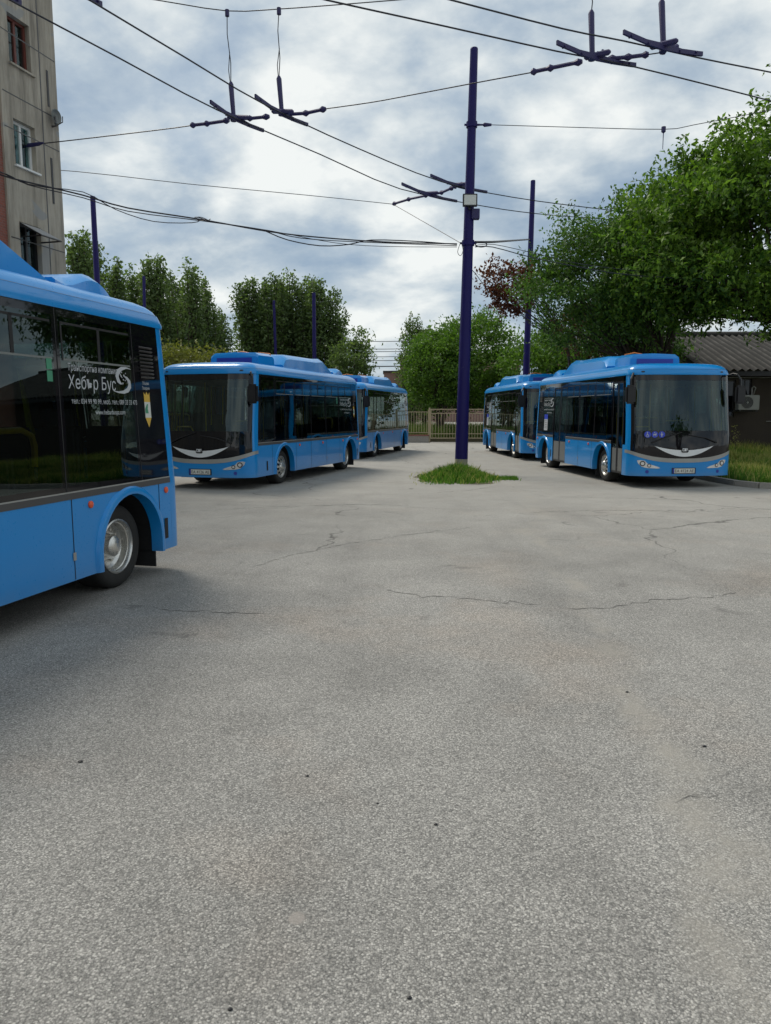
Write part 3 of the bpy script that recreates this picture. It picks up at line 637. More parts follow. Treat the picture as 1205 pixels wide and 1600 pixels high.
    for ai, c in enumerate(AX):
        for s in (-1, 1):
            xo = 1.15 if ai == 0 else 1.09; cen = (s * xo, c, R_)
            wd = 0.27 if ai == 0 else 0.30
            tp = [(0.0, 0.272), (0.012, 0.30), (0.016, 0.36), (0.004, 0.395), (-0.022, 0.416), (-0.045, R_), (-wd + 0.045, R_), (-wd + 0.02, 0.416), (-wd, 0.36), (-wd, 0.26)]
            t_ = MB()
            if ai == 0:   # convex steel disc with round hand holes
                ringr = [0.272, 0.258, 0.246, 0.205, 0.155, 0.120, 0.105]; ringx = [0.004, 0.006, -0.030, -0.012, 0.020, 0.030, 0.055]; n_ = 60
                vs = [(cen[0] + s * ringx[i], cen[1] + ringr[i] * cos(2 * pi * j / n_), cen[2] + ringr[i] * sin(2 * pi * j / n_)) for i in range(7) for j in range(n_)]
                fs = [(i * n_ + j, i * n_ + (j + 1) % n_, (i + 1) * n_ + (j + 1) % n_, (i + 1) * n_ + j) for i in range(6) for j in range(n_) if not (i == 3 and j % 6 in (1, 2, 3))]
                t_.add(vs, fs); t_.lathe([(s * 0.055, 0.105), (s * 0.06, 0.09), (s * 0.075, 0.07), (s * 0.085, 0.001)], 24, 'x', cen)
                for j in range(10):
                    a = 2 * pi * j / 10 + 0.1; t_.lathe([(s * 0.024, 0.014), (s * 0.052, 0.013), (s * 0.054, 0.001)], 6, 'x', (cen[0], cen[1] + 0.135 * cos(a), cen[2] + 0.135 * sin(a)))
                hole = MB(); hole.lathe([(s * -0.06, 0.25), (s * -0.06, 0.001)], 24, 'x', cen)
            else:         # deep dished rear wheel
                t_.lathe([(s * 0.006, 0.276), (s * 0.010, 0.262), (s * -0.004, 0.250), (s * -0.03, 0.246), (s * -0.034, 0.236), (s * -0.10, 0.230), (s * -0.125, 0.205), (s * -0.13, 0.13), (s * -0.10, 0.12), (s * -0.03, 0.105), (s * -0.015, 0.085), (s * -0.012, 0.001)], 48, 'x', cen)
                for j in range(10):
                    a = 2 * pi * j / 10; t_.lathe([(s * -0.128, 0.016), (s * -0.095, 0.015), (s * -0.093, 0.001)], 6, 'x', (cen[0], cen[1] + 0.165 * cos(a), cen[2] + 0.165 * sin(a)))
                hole = None
            wh = t_.build('wheel', 'steel_rim', root, smooth=True)
            tm = MB(); tm.lathe([(s * a, r) for a, r in tp], 64, 'x', cen); tm.build('tyre', 'tyre_rubber', wh, smooth=True)
            if hole: hole.build('brake_disc', 'dark_underbody', wh)
    # interior
    q = MB(); q.box(-0.735, 0.735, -1.50, 5.68, 0.405, 0.42); [q.box(sx_ * 0.737, sx_ * 1.215, a_, b_, 0.405, 0.42) for sx_ in (1,) for a_, b_ in ((-1.5, -0.6), (0.6, 4.3), (5.53, 5.68))]; [q.box(-1.215, -0.737, a_, b_, 0.405, 0.42) for a_, b_ in ((-1.5, -0.6), (0.6, 4.3), (5.53, 5.68))]; q.build('floor', 'interior_grey', root)
    q = MB(); q.box(-1.18, 1.18, -1.2, 5.4, 2.49, 2.51); q.build('ceiling', 'interior_grey', root)
    q = MB(); q.box(-1.15, 1.15, -1.70, -1.36, 0.42, 1.20); q.build('dashboard', 'black_plastic', root, bevel=0.03)
    q = MB(); q.lathe([(0.012 * cos(t), 0.20 + 0.012 * sin(t)) for t in [2 * pi * i / 8 for i in range(9)]], 24, 'y', (0.62, 0, 0)); sw = q.build('steering_wheel', 'black_plastic', root, smooth=True); sw.location = (0, -1.18, 1.22); sw.rotation_euler = (R(-35), 0, 0)
    def seat(x, y, h=0.42):
        q = MB(); q.box(x - 0.21, x + 0.21, y - 0.2, y + 0.22, h + 0.40, h + 0.48); q.box(x - 0.21, x + 0.21, y + 0.20, y + 0.28, h + 0.44, h + 1.0); q.box(x - 0.03, x + 0.03, y - 0.03, y + 0.03, h, h + 0.40); q.build('seat', 'seat_fabric', root, bevel=0.025)
    seat(0.62, -0.75, 0.55)
    for y in (0.9, 1.65, 2.4, 3.15, 4.0, 4.75):
        for x in (0.98, 0.5): seat(x, y, 0.62 if y > 3.8 else 0.42)
    for y in (0.9, 1.65, 4.75): seat(-0.95, y, 0.62 if y > 3.8 else 0.42)
    q = MB()
    for x, y in ((-0.62, -0.5), (0.25, 0.6), (-0.6, 2.7), (-0.6, 4.1), (0.28, 2.0), (0.28, 3.6)): q.tube([(x, y, 0.42), (x, y, 2.49)], 0.018, 6)
    q.tube([(-1.05, -1.25, 1.15), (-0.98, -1.25, 1.42), (-0.60, -1.25, 1.42), (-0.45, -1.25, 1.20)], 0.020, 6)
    q.tube([(1.12, 2.6, 1.60), (1.12, 3.60, 1.61), (1.12, 3.72, 1.56), (1.12, 3.75, 1.47), (1.12, 3.74, 1.30)], 0.026, 8); q.tube([(0.75, -0.45, 1.0), (0.75, -0.45, 1.55), (0.2, -0.45, 1.55)], 0.016, 6)
    q.build('handrail', 'rail_yellow', root, smooth=True)
    return root
def stickers(root):
    for i, x in enumerate((-0.88, -0.72, -0.56)):
        q = MB(); q.add(*poly2d(disc2d(x, 1.25, 0.075, 20), [], front, 0.008)); dk = q.build('sticker', 'sticker_blue', root)
        q = MB(); Fm = lambda a, b: front(a, b, 0.012)
        q.add([Fm(*p) for p in disc2d(x - 0.006, 1.293, 0.012, 8)], [tuple(range(8))])
        if i == 0: rects(q, [(x - 0.014, x, 1.235, 1.278), (x - 0.014, x + 0.026, 1.235, 1.247), (x + 0.016, x + 0.028, 1.205, 1.235)], front, 0.012, [], ()); q.add([Fm(x - 0.008 + r_ * cos(t), 1.222 + r_ * sin(t)) for t in [pi * 0.6 + i_ * 0.28 for i_ in range(16)] for r_ in (0.022, 0.032)], [(2 * j, 2 * j + 1, 2 * j + 3, 2 * j + 2) for j in range(15)])
        elif i == 1: rects(q, [(x - 0.04, x + 0.035, 1.24, 1.262), (x + 0.02, x + 0.032, 1.262, 1.29)], front, 0.012, [], ()); [q.add([Fm(*p) for p in disc2d(x + e_, 1.222, 0.012, 8)], [tuple(range(8))]) for e_ in (-0.025, 0.022)]
        else: rects(q, [(x - 0.014, x + 0.010, 1.20, 1.278), (x - 0.035, x + 0.032, 1.252, 1.264)], front, 0.012, [], ())
        q.build('pictogram', 'white_print', dk, fix=False)
def plate_text(root, txt):
    for ch in kids(root):
        if ch.name.startswith('plate_holder'):
            q = MB(); text_on(q, txt, 0.10, -0.215, 0.369, 0.455, lambda a, b: front(a, b, 0.0195)); q.build('plate_lettering', 'print_black', ch, fix=False)
def place(o, x, y, th): o.location = (x, y, 0); o.rotation_euler = (0, 0, -R(th))
bus = make_bus()
BG = 'blue electric buses parked in the yard'
spec = [(-4.87, 2.93, 13.0, 'closest blue bus, cut off by the left edge, white lettering on its dark side glass', None),
        (-3.71, 19.14, 16.5, 'blue bus in the left row whose front plate reads EA 4126 AE', 'EA 4126 AE'),
        (-1.55, 30.6, 14.0, 'small far blue bus tucked behind the tail of the bus with plate 4126', None),
        (6.80, 19.55, -5.3, 'blue bus with plate EA 4124 AE and three round blue stickers in its windscreen', 'EA 4124 AE'),
        (6.15, 29.6, -3.5, 'far blue bus half hidden behind the bus with round windscreen stickers', None)]
buses = [bus] + [copy_tree(bus) for _ in spec[1:]]
for o, (x, y, th, lb, pt) in zip(buses, spec):
    place(o, x, y, th); tag(o, lb, 'bus', BG)
    if pt: plate_text(o, pt)
    if pt == 'EA 4124 AE': stickers(o)
# ------------------------------------------------------------------ poles
def rod(mb, a, b, r, n=10): mb.tube([a, b], r, n)
PG = 'dark blue poles carrying the overhead wires'
def pole(base, top, r0, r1, label, bare=0.0):
    t = empty('overhead_pole', base); b = Vector(base); d = Vector(top) - b
    q = MB(); k0 = bare / d.z
    q.tube([d * (k0 + (1 - k0) * i / 6) for i in range(7)], [r0 + (r1 - r0) * i / 6 for i in range(7)], 20); q.build('pole_shaft', 'pole_paint', t, smooth=True)
    if bare: q = MB(); q.tube([Vector((0, 0, -0.1)), d * k0 * 0.999], [r0, r0], 20); q.build('bare_foot', 'pole_bare', t, smooth=True)
    q = MB(); q.tube([d, d + Vector((0, 0, 0.03))], [r1 * 1.02, r1 * 0.9], 20); q.build('pole_cap', 'pole_paint', t, smooth=True)
    return tag(t, label, 'pole', PG)
PB, PT = Vector((2.20, 22.0, 0.0)), AT(741, 77, 22.0)
main = pole(PB, PT, 0.185, 0.105, 'thick dark blue pole with a floodlight, rising from the grass clump', 0.42)
def onpole(z): return PB.lerp(PT, z / PT.z)
for z, rr in ((AT(735, 195, 22).z, 0.135), (AT(733, 380, 22).z, 0.158)):
    c = onpole(z) - PB; q = MB(); q.lathe([(-0.07, rr - 0.012), (-0.07, rr + 0.018), (0.07, rr + 0.018), (0.07, rr - 0.012)], 20, 'z', c); q.tube([c + Vector((-rr - 0.07, 0, 0)), c + Vector((rr + 0.07, 0, 0))], 0.03, 8); q.build('clamp', 'pole_paint', main)
def local_box(name, c, sx, sy, sz, mat, parent, bev=0.01, label=None):
    q = MB(); q.box(c.x - sx, c.x + sx, c.y - sy, c.y + sy, c.z - sz, c.z + sz); return q.build(name, mat, parent, bevel=bev, label=label)
c = AT(734.5, 313, 21.75)
fl = empty('floodlight', c); tag(fl, 'square floodlight with a pale face clamped to the thick blue pole', 'floodlight')
local_box('casing', Vector((0, 0.0, 0)), 0.20, 0.05, 0.165, 'black_plastic', fl); local_box('lamp_panel', Vector((0, -0.053, 0)), 0.165, 0.006, 0.13, 'lamp_face', fl, 0.003); local_box('bracket', Vector((0, 0.09, -0.18)), 0.03, 0.04, 0.05, 'black_plastic', fl)
c = AT(743.0, 335, 21.9); sp_ = empty('control_box', c); tag(sp_, 'small dark box fixed to the pole just below the floodlight', 'box')
local_box('housing', Vector((0, 0, 0)), 0.11, 0.10, 0.135, 'hanger_blue', sp_); local_box('bracket', Vector((-0.14, 0.03, 0)), 0.03, 0.03, 0.04, 'hanger_blue', sp_)
for px, py, Y, bot, r0, r1, lb in ((833, 283, 37, (822, 590), 0.18, 0.11, 'dark blue pole standing between the far right bus and the red leaved tree'),
        (145, 308, 35, (154, 480), 0.17, 0.11, 'dark blue pole between the block of flats and the poplars, above the closest bus'),
        (225, 432, 55, (226.5, 520), 0.16, 0.10, 'thin far blue pole in front of the left poplars, lower than its neighbour'),
        (428, 470, 67, (431, 560), 0.15, 0.11, 'thin far blue pole against the left part of the middle poplar row'),
        (490.5, 458, 63, (491.5, 560), 0.19, 0.14, 'far blue pole against the centre of the middle poplar row'),
        (1050, 470, 46, (1054, 535), 0.24, 0.20, 'blue pole glimpsed under the walnut crown above the shed roof')):
    tp, bt = AT(px, py, Y), AT(*bot, Y); bs = bt + (bt - tp) * (bt.z / max(0.1, (tp.z - bt.z))); pole((bs.x, Y, 0), tp, r0, r1, lb)
# ------------------------------------------------------------------ overhead wires
def wire(name, pts, r, label, cat='wire', group=None, mat='wire_dark', smooth=3):
    P_ = [Vector(p) for p in pts]; out = []
    for i in range(len(P_) - 1):
        p0, p1, p2, p3 = P_[max(0, i - 1)], P_[i], P_[i + 1], P_[min(len(P_) - 1, i + 2)]
        for q in range(smooth):
            t = q / smooth; out.append(0.5 * ((2 * p1) + (p2 - p0) * t + (2 * p0 - 5 * p1 + 4 * p2 - p3) * t * t + (3 * p1 - p0 - 3 * p2 + p3) * t ** 3))
    out.append(P_[-1]); mb = MB(); mb.tube(out, r, 6); o = mb.build(name, mat, None, smooth=True); return tag(o, label, cat, group)
ZW = 8.6
pz = lambda l, z=ZW: [PZ(x, y, z) for x, y in l]
CW = 'trolley contact wires over the yard'
wire('contact_wire', pz([(-60, -42), (25, 5), (185, 90), (340, 172), (500, 241), (625, 295), (755, 322), (840, 334), (925, 341), (1080, 352), (1210, 368)]), 0.016, 'lower of the paired contact wires from the upper left corner to the walnut tree', 'wire', CW)
wire('contact_wire', pz([(60, -48), (140, 0), (290, 90), (415, 164), (560, 232), (690, 284), (800, 308), (925, 325), (1090, 344)]), 0.016, 'upper of the paired contact wires from the upper left corner to the walnut tree', 'wire', CW)
wire('contact_wire', pz([(440, -18), (510, 0), (700, 42), (870, 80), (990, 104), (1175, 150), (1290, 180)]), 0.015, 'contact wire passing under the cross hanger right of the thick pole', 'wire', CW)
wire('contact_wire', pz([(620, -22), (705, 0), (880, 45), (975, 64), (1095, 91), (1205, 113), (1300, 133)]), 0.015, 'contact wire running through the hanger nearest the top right corner', 'wire', CW)
HG = 'insulated hangers on the contact wires'
def hanger(bar, cen, rods, rod_top, wire_top, label, mat='hanger_blue'):
    a, b, c = PZ(*bar[0], ZW), PZ(*bar[1], ZW), PZ(*cen, ZW + 0.06)
    t = empty('wire_hanger', c); d = (b - a).normalized(); up = Vector((0, 0, 1)); n = d.cross(up).normalized()
    q = MB(); half = (b - a).length / 2; m = (a + b) / 2
    prof = [(-1, 0.10), (-0.9, 0.085), (-0.45, 0.03), (0, 0.0), (0.45, 0.02), (0.9, 0.055), (1, 0.065)]
    vs = []; ns = len(prof)
    for u, z in prof:
        p = m + d * half * u + up * z - c; h_ = 0.050 if abs(u) > 0.2 else 0.085
        vs += [p - n * 0.022 - up * 0.03, p + n * 0.022 - up * 0.03, p + n * 0.022 + up * h_, p - n * 0.022 + up * h_]
    q.add(vs, [(4 * i + j, 4 * i + (j + 1) % 4, 4 * i + 4 + (j + 1) % 4, 4 * i + 4 + j) for i in range(ns - 1) for j in range(4)] + [(3, 2, 1, 0), (4 * ns - 4, 4 * ns - 3, 4 * ns - 2, 4 * ns - 1)])
    k_ = (d * 0.55 + n * 0.8).normalized(); p = m - c + up * 0.08
    q.tube([p - k_ * 0.26, p - k_ * 0.22, p + k_ * 0.22, p + k_ * 0.26], [0.02, 0.055, 0.055, 0.02], 6)
    for u in (-0.82, -0.4, 0.4, 0.82): p = m + d * half * u - c + up * (0.10 * u * u); q.tube([p - n * 0.05, p + n * 0.05], 0.022, 6)
    q.build('clamp_bar', mat, t)
    for r_ in rods:
        q = MB(); P_ = [PZ(x, y, ZW + 0.12) - c for x, y in r_]
        L_ = (P_[-1] - P_[0]).length; nn = max(8, int(L_ / 0.07)); pts = []; rad = []
        for i in range(nn + 1):
            f_ = i / nn * (len(P_) - 1); k_ = min(int(f_), len(P_) - 2); pts.append(P_[k_].lerp(P_[k_ + 1], f_ - k_)); rad.append(0.075 if i in (1, nn // 2, nn - 1) else 0.040)
        q.tube(pts, rad, 8); q.build('insulator', mat, t, smooth=True)
    if rod_top:
        top = AT(*rod_top, c.y); q = MB(); q.tube([Vector((0, 0, -0.05)), Vector((0, 0, 0.12)), top - c, top - c + Vector((0, 0, 0.06))], [0.075, 0.052, 0.060, 0.03], 10); q.build('drop_insulator', mat, t, smooth=True)
        w2 = AT(*wire_top, c.y); q = MB(); dd = w2 - top; side_ = Vector((0.012, 0, 0))
        q.tube([top - c, top - c + dd * 0.3 + side_ * 2, top - c + dd * 0.7 - side_ * 2, w2 - c], 0.011, 5)
        if dd.z > 1.0: q.tube([top - c - side_, top - c + dd * 0.2 - side_ * 3, top - c + dd * 0.45 + side_], 0.010, 5)
        q.build('drop_wire', 'wire_dark', t)
        q = MB(); q.tube([w2 - c + Vector((0, 0, -0.09)), w2 - c + Vector((0, 0, 0.05))], 0.05, 8); q.build('upper_clip', mat, t)
    return tag(t, label, 'wire hanger', HG)
hanger([(329, 167), (412, 209)], (365, 186), [[(298, 196), (325, 193), (358, 188)], [(372, 185), (392, 185), (421, 182)]], (361, 132), (355, 19), 'hanger on the lower left wire, under a long twisted drop wire')
hanger([(399, 158), (481, 200)], (440, 177), [[(446, 179), (478, 177), (509, 170)]], (436, 123), (436, 16), 'hanger right of its twin on the left wires, under the second drop wire')
hanger([(628, 293), (714, 318)], (672, 305), [[(614, 319), (640, 311), (668, 305)], [(672, 304), (690, 301), (708, 293)]], None, None, 'hanger bar without drop wire on the lower wire left of the floodlight')
hanger([(673, 280), (761, 304)], (714, 291), [[(704, 295), (712, 291), (724, 287)]], None, None, 'hanger bar passing behind the thick pole just above the floodlight')
hanger([(870, 76), (993, 108)], (925, 90), [[(830, 113), (862, 106), (910, 96)], [(925, 90), (945, 82)], [(950, 92), (985, 89), (1014, 85)]], (924, 21), (924, -40), 'large hanger left of the corner one')
hanger([(974, 60), (1097, 91)], (1036, 77), [[(1032, 82), (1050, 72), (1058, 76)]], (1034, 4), (1034, -40), 'large hanger nearest the top right corner with a thick vertical insulator')
hanger([(1000, 356), (1160, 341)], (1085, 346), [[(985, 354), (1030, 350), (1075, 347)], [(1100, 345), (1150, 338), (1212, 328)]], (1083, 316), (1083, 250), 'rusty brown crossing hanger in front of the walnut crown', 'hanger_rust')
hanger([(70, -50), (159, 14)], (100, -22), [], None, None, 'hanger bar end cut by the top edge on the upper left wire')
hanger([(-50, -45), (33, 12)], (-15, -22), [], None, None, 'hanger bar end cut by the top left corner of the photo')
SG = 'span and feeder wires'
q = MB(); P_ = [PZ(x, y, ZW + .12) for x, y in ((-6, 230), (10, 229), (42, 228), (46, 227), (60, 225), (68, 223))]; q.tube(P_, [0.04, 0.03, 0.032, 0.055, 0.05, 0.02], 8); tag(q.build('end_insulator', 'hanger_blue', None, smooth=True), 'dark insulator on the span wire before the windows of the flats', 'insulator')
wire('span_wire', pz([(-90, 233), (0, 229), (60, 225), (240, 204), (300, 196)], ZW + .12), 0.013, 'span wire from the block of flats to the leftmost hanger', 'wire', SG)
wire('span_wire', pz([(509, 170), (580, 160), (640, 149), (735, 131), (832, 113)], ZW + .12), 0.012, 'span wire between the left hangers and the large hangers, crossing the thick pole', 'wire', SG)
wire('span_wire', pz([(1014, 85), (1034, 82)], ZW + .12), 0.012, 'short span wire joining the two large hangers at top right', 'wire', SG)
q = MB()
wire('carrier_wire', pz([(160, -12), (245, 0), (355, 17), (437, 14), (520, 8), (620, 0), (740, -10)], 11.1), 0.012, 'uppermost wire from which both drop wires of the left hangers hang', 'wire', SG)
wire('span_wire', pz([(-40, 257), (120, 268), (300, 288), (480, 305), (614, 319)], 8.7), 0.010, 'thin straight wire running from the flats to the bar left of the floodlight', 'wire', SG)
c380 = onpole(AT(733, 380, 22).z)
wire('guy_wire', [PZ(614, 319, ZW + .12), c380 + Vector((-0.2, 0, 0))], 0.010, 'slanting guy wire between the lower hanger bar and the pole clamp', 'wire', SG, smooth=1)
dep = lambda x: 17.2 + (22 - 17.2) * max(0, x + 20) / 735
ad = lambda l: [AT(x, y, dep(x)) for x, y in l]
wire('cable_bundle', ad([(-30, 262), (10, 276), (45, 285), (130, 305), (200, 325), (315, 343), (415, 361), (490, 370), (600, 378), (714, 381)]), 0.017, 'thick bundled cable sagging from the flats to the lower clamp of the thick pole', 'cable', SG)
wire('slack_cable', ad([(-30, 252), (45, 288), (130, 300), (180, 327), (240, 346), (300, 348), (315, 343)]), 0.010, 'slack thin cable loop hanging below the thick bundle near the flats', 'cable', SG)
wire('slack_cable', ad([(415, 361), (450, 375), (500, 384), (545, 382), (580, 375), (650, 377), (714, 382)]), 0.014, 'slack cable drooping below the bundle left of the thick pole', 'cable', SG)
wire('slack_cable', ad([(315, 344), (420, 360), (520, 379), (600, 385), (714, 386)]), 0.008, 'thinnest lowest cable reaching the lower clamp of the thick pole', 'cable', SG)
wire('slack_cable', ad([(-30, 266), (10, 272), (45, 289), (130, 309), (200, 330), (315, 345), (415, 360), (470, 372), (560, 378), (714, 384)]), 0.011, 'second strand running just below the thick bundle from the flats to the thick pole', 'cable', SG)
wire('cable_tangle', [AT(316 + 13 * cos(t) * (1 - 0.03 * i), 342 + 3 * sin(t * 1.3), dep(316) - 0.02 * i) for i, t in enumerate([j * 0.8 for j in range(16)])], 0.010, 'little tangle of cable tied on the bundle between the flats and the pole', 'cable')
wire('cable_loop', [c380 + Vector((-0.22, -0.1, 0)), c380 + Vector((-0.30, -0.1, -0.25)), c380 + Vector((-0.22, -0.1, -0.36)), c380 + Vector((-0.15, -0.1, -0.22)), c380 + Vector((-0.2, -0.1, 0))], 0.008, 'small cable loop hanging beside the lower clamp of the thick pole', 'cable')
wire('strut_wire', [c380 + Vector((0.2, 0, 0.03)), AT(770, 378, 24), AT(800, 376, 30), AT(828, 374, 37)], 0.034, 'thick insulated strut wire between the thick pole and the pole behind it', 'wire', SG)
wire('feeder_wire', [c380 + Vector((0.2, 0, -0.1)), AT(770, 386, 22.5), AT(830, 402, 23), AT(900, 416, 23), AT(1000, 431, 23), AT(1210, 440, 23)], 0.014, 'lower feeder wire leaving the thick pole into the trees', 'wire', SG)
wire('feeder_wire', [c380 + Vector((0.2, 0, -0.06)), AT(772, 382, 22.5), AT(828, 394, 23), AT(905, 412, 23.2), AT(1000, 424, 23.2)], 0.009, 'upper thin feeder wire leaving the thick pole into the trees', 'wire', SG)
wire('coil', [AT(752 + 9 * cos(t), 382 + 4 * sin(t), 21.8) for t in [i * 0.7 for i in range(10)]], 0.016, 'small coil of cable beside the lower clamp, right of the pole', 'cable')
c195 = onpole(AT(735, 195, 22).z)
wire('stay_wire', [c195 + Vector((0.15, 0, 0)), AT(765, 195, 22), AT(900, 199, 21.5), AT(1037, 202, 21), AT(1085, 195, 20.5), AT(1205, 172, 19)], 0.010, 'upper stay wire from the top clamp of the thick pole to the walnut tree', 'wire', SG)
q = MB(); a = c195; q.tube([a + Vector((0.12, 0, 0)), a + Vector((0.3, 0, 0)), AT(757, 195, 22), AT(768, 195, 22)], [0.03, 0.025, 0.06, 0.035], 8); tag(q.build('end_insulator', 'hanger_blue', None, smooth=True), 'stubby insulator at the top clamp of the thick pole', 'insulator')
q = MB(); a = AT(1037, 202, 21); q.tube([a + Vector((0, 0, 0.06)), a - Vector((0, 0, 0.06)), a - Vector((0, 0, 0.10)), a - Vector((0, 0, 0.5))], [0.06, 0.06, 0.012, 0.008], 8); tag(q.build('wire_clip', 'hanger_blue', None), 'dangling clip on the stay wire left of the walnut crown', 'clip')
wire('guy_wire', [onpole(AT(735, 415, 22).z), AT(745, 430, 23), AT(764, 458, 25)], 0.010, 'short guy wire from the thick pole down to the red leaves', 'wire', SG)
for i, y in enumerate((533, 545, 549, 557, 563, 572)):
    wire('far_wire', [AT(340, y + 1, 92), AT(545, y, 90), AT(600, y + 0.5, 90), AT(760, y - 2, 90)], 0.035 if i < 5 else 0.06, 'faint horizontal overhead wires far behind the yard', 'wire', 'faint far wires')
# ------------------------------------------------------------------ block of flats on the left
def flats():
    th = R(15.5); p0 = Vector((-9.0, 22.0, 0)); dv = Vector((sin(th), cos(th), 0)); nv = Vector((cos(th), -sin(th), 0))   # along facade (away), outward
    root = empty('apartment_block', p0, -th)          # local +Y along the facade, local +X outward
    def loc(x, y):
        d = ray(x, y); t = (nv.dot(p0 - CAM)) / nv.dot(d); P_ = CAM + d * t - p0; return (dv.dot(P_), P_.z)
    DEP, LEN, HT = 11, 27, 14.4
    wins = [[(17, 22), (53, 46), (56, 119), (20, 101)], [(21, 181), (55, 204), (58, 271), (24, 256)], [(29, 344), (63, 358), (67, 436), (30, 428)]]
    wr = []
    for w_ in wins:
        u = [loc(*p) for p in w_]; wr.append(((u[0][0] + u[3][0]) / 2, (u[1][0] + u[2][0]) / 2, (u[2][1] + u[3][1]) / 2, (u[0][1] + u[1][1]) / 2))
    y0, y1 = wr[1][0], wr[1][1]; brick = loc(8, 250)[0]
    z2 = (wr[1][2], wr[1][3]); h = wr[0][2] - wr[1][2]
    rows = [(wr[1][2] + h * i, wr[1][3] + h * i) for i in range(-2, 4)]
    rows[3] = (wr[0][2], wr[0][3]); rows[1] = (wr[2][2], wr[2][3]); rows = [r_ for r_ in rows if 0.5 < r_[0] < HT - 2]
    q = MB(); z = 0.0
    q.box(-DEP, -0.30, -LEN, -0.02, 0, HT)
    for a, b in rows: q.box(-0.298, 0, y0, y1, z, a); z = b
    q.box(-0.298, 0, y0, y1, z, HT)
    q.box(-0.298, 0, brick, y0, 0, HT); q.box(-0.298, 0, y1, 0, 0, HT); q.box(-0.298, 0, -LEN, brick - 1.9, 0, HT)
    q.build('wall', 'panel_concrete', root)
    q = MB(); q.box(-0.296, -0.06, brick - 1.898, brick - 0.002, 0, HT - 5.2); q.build('brick_infill', 'red_brick', root)
    q = MB(); q.box(-DEP - 0.3, 0.25, -LEN - 0.3, 0.2, HT + 0.002, HT + 0.3); q.build('roof', 'panel_concrete', root)
    for i, (a, b) in enumerate(rows):
        brown = i >= len(rows) - 1 or abs(a - wr[0][2]) < 0.01; fm = 'window_brown' if brown else 'window_white'
        low = abs(a - wr[2][2]) < 0.01
        if low: fm = 'black_plastic'
        f_ = MB(); t = 0.07
        for r_ in ((y0, y0 + t, a, b), (y1 - t, y1, a, b), (y0 + t, y1 - t, a, a + t), (y0 + t, y1 - t, b - t, b), ((y0 + y1) / 2 - t / 2, (y0 + y1) / 2 + t / 2, a + t, b - t)): f_.box(-0.24, -0.14, r_[0], r_[1], r_[2], r_[3])
        wf = f_.build('window', fm, root)
        g = MB(); g.box(-0.20, -0.18, y0 + 0.06, y1 - 0.06, a + 0.06, b - 0.06); g.build('pane', 'clear_glass', wf)
        g = MB(); n_ = 14; g.add([(-0.255 + 0.012 * (j % 2), y0 + (y1 - y0) * j / n_, zz_) for j in range(n_ + 1) for zz_ in (a + 0.02, b - 0.02)], [(2 * j, 2 * j + 2, 2 * j + 3, 2 * j + 1) for j in range(n_)]); g.build('curtain', 'curtain', wf)
        g = MB(); g.box(-0.13, 0.07, y0 - 0.04, y1 + 0.08, a - 0.05, a - 0.004); g.build('sill', 'window_white' if not brown else 'panel_concrete', wf)
        if low:   # the sash tilted out with its frame
            g = MB(); hz_ = b - 0.02; pts_ = [(0.01, y0 + 0.02, hz_), (0.01, y1 - 0.02, hz_), (0.62, y1 - 0.02, hz_ - 0.32), (0.62, y0 + 0.02, hz_ - 0.32)]
            g.add(pts_ + [(x, y, z_ - 0.03) for x, y, z_ in pts_], [(0, 1, 2, 3), (7, 6, 5, 4), (0, 4, 5, 1), (1, 5, 6, 2), (2, 6, 7, 3), (3, 7, 4, 0)]); g.build('awning', 'curtain', wf)
            g = MB()
            for yy_ in (y0 + 0.02, y1 - 0.02): g.tube([(0.02, yy_, hz_ - 0.36), (0.64, yy_, hz_ - 0.36)], 0.02, 6); g.tube([(0.64, yy_, hz_ - 0.36), (0.02, yy_, hz_ - 0.02)], 0.018, 6)
            g.tube([(0.64, y0, hz_ - 0.36), (0.64, y1, hz_ - 0.36)], 0.02, 6); g.build('awning_frame', 'black_plastic', wf)
    # joints, patched band, dark slots
    q = MB()
    for px in (70,): yj = loc(px, 250)[0]; q.box(0.0005, 0.004, yj - 0.02, yj + 0.02, 0, HT)
    for px, py in ((90, 100), (60, 170), (95, 238), (85, 390)): zj = loc(px, py)[1]; q.box(0.0005, 0.0042, brick + 0.05, -0.03, zj - 0.014, zj + 0.014)
    q.build('panel_joint', 'grey_trim', root)
    for (x0, yA, yB) in ((73, 110, 165), (80, 247, 317)):
        u0, u1 = loc(x0, yA), loc(x0, yB); q = MB(); q.box(0.001, 0.012, u0[0] - 0.035, u0[0] + 0.035, u1[1], u0[1]); q.build('slot', 'shed_dark', root)
    u = loc(81, 183); a_ = empty('satellite_dish', p0 + dv * u[0] + nv * 0.02 + Vector((0, 0, u[1])), -th)
    tag(a_, 'small round satellite dish on a bracket on the flats, between two windows', 'satellite dish')
    q = MB(); q.lathe([(0.02, 0.19), (0.05, 0.18), (-0.02, 0.12), (-0.05, 0.001)], 24, 'x', (0.1, 0, 0)); dsh = q.build('dish', 'interior_grey', a_, smooth=True)
    q = MB(); q.tube([(-0.03, 0.0, -0.24), (0.10, 0, -0.24), (0.08, 0, 0.0)], 0.03, 8); q.build('bracket', 'grey_trim', a_)
    q = MB(); q.tube([(0.1, 0, -0.24), (0.32, 0, -0.16), (0.32, 0, -0.02)], 0.015, 6); q.build('feed_arm', 'grey_trim', a_)
    tag(root, 'weathered grey concrete block of flats at the left edge with red brick infill', 'apartment block')
flats()
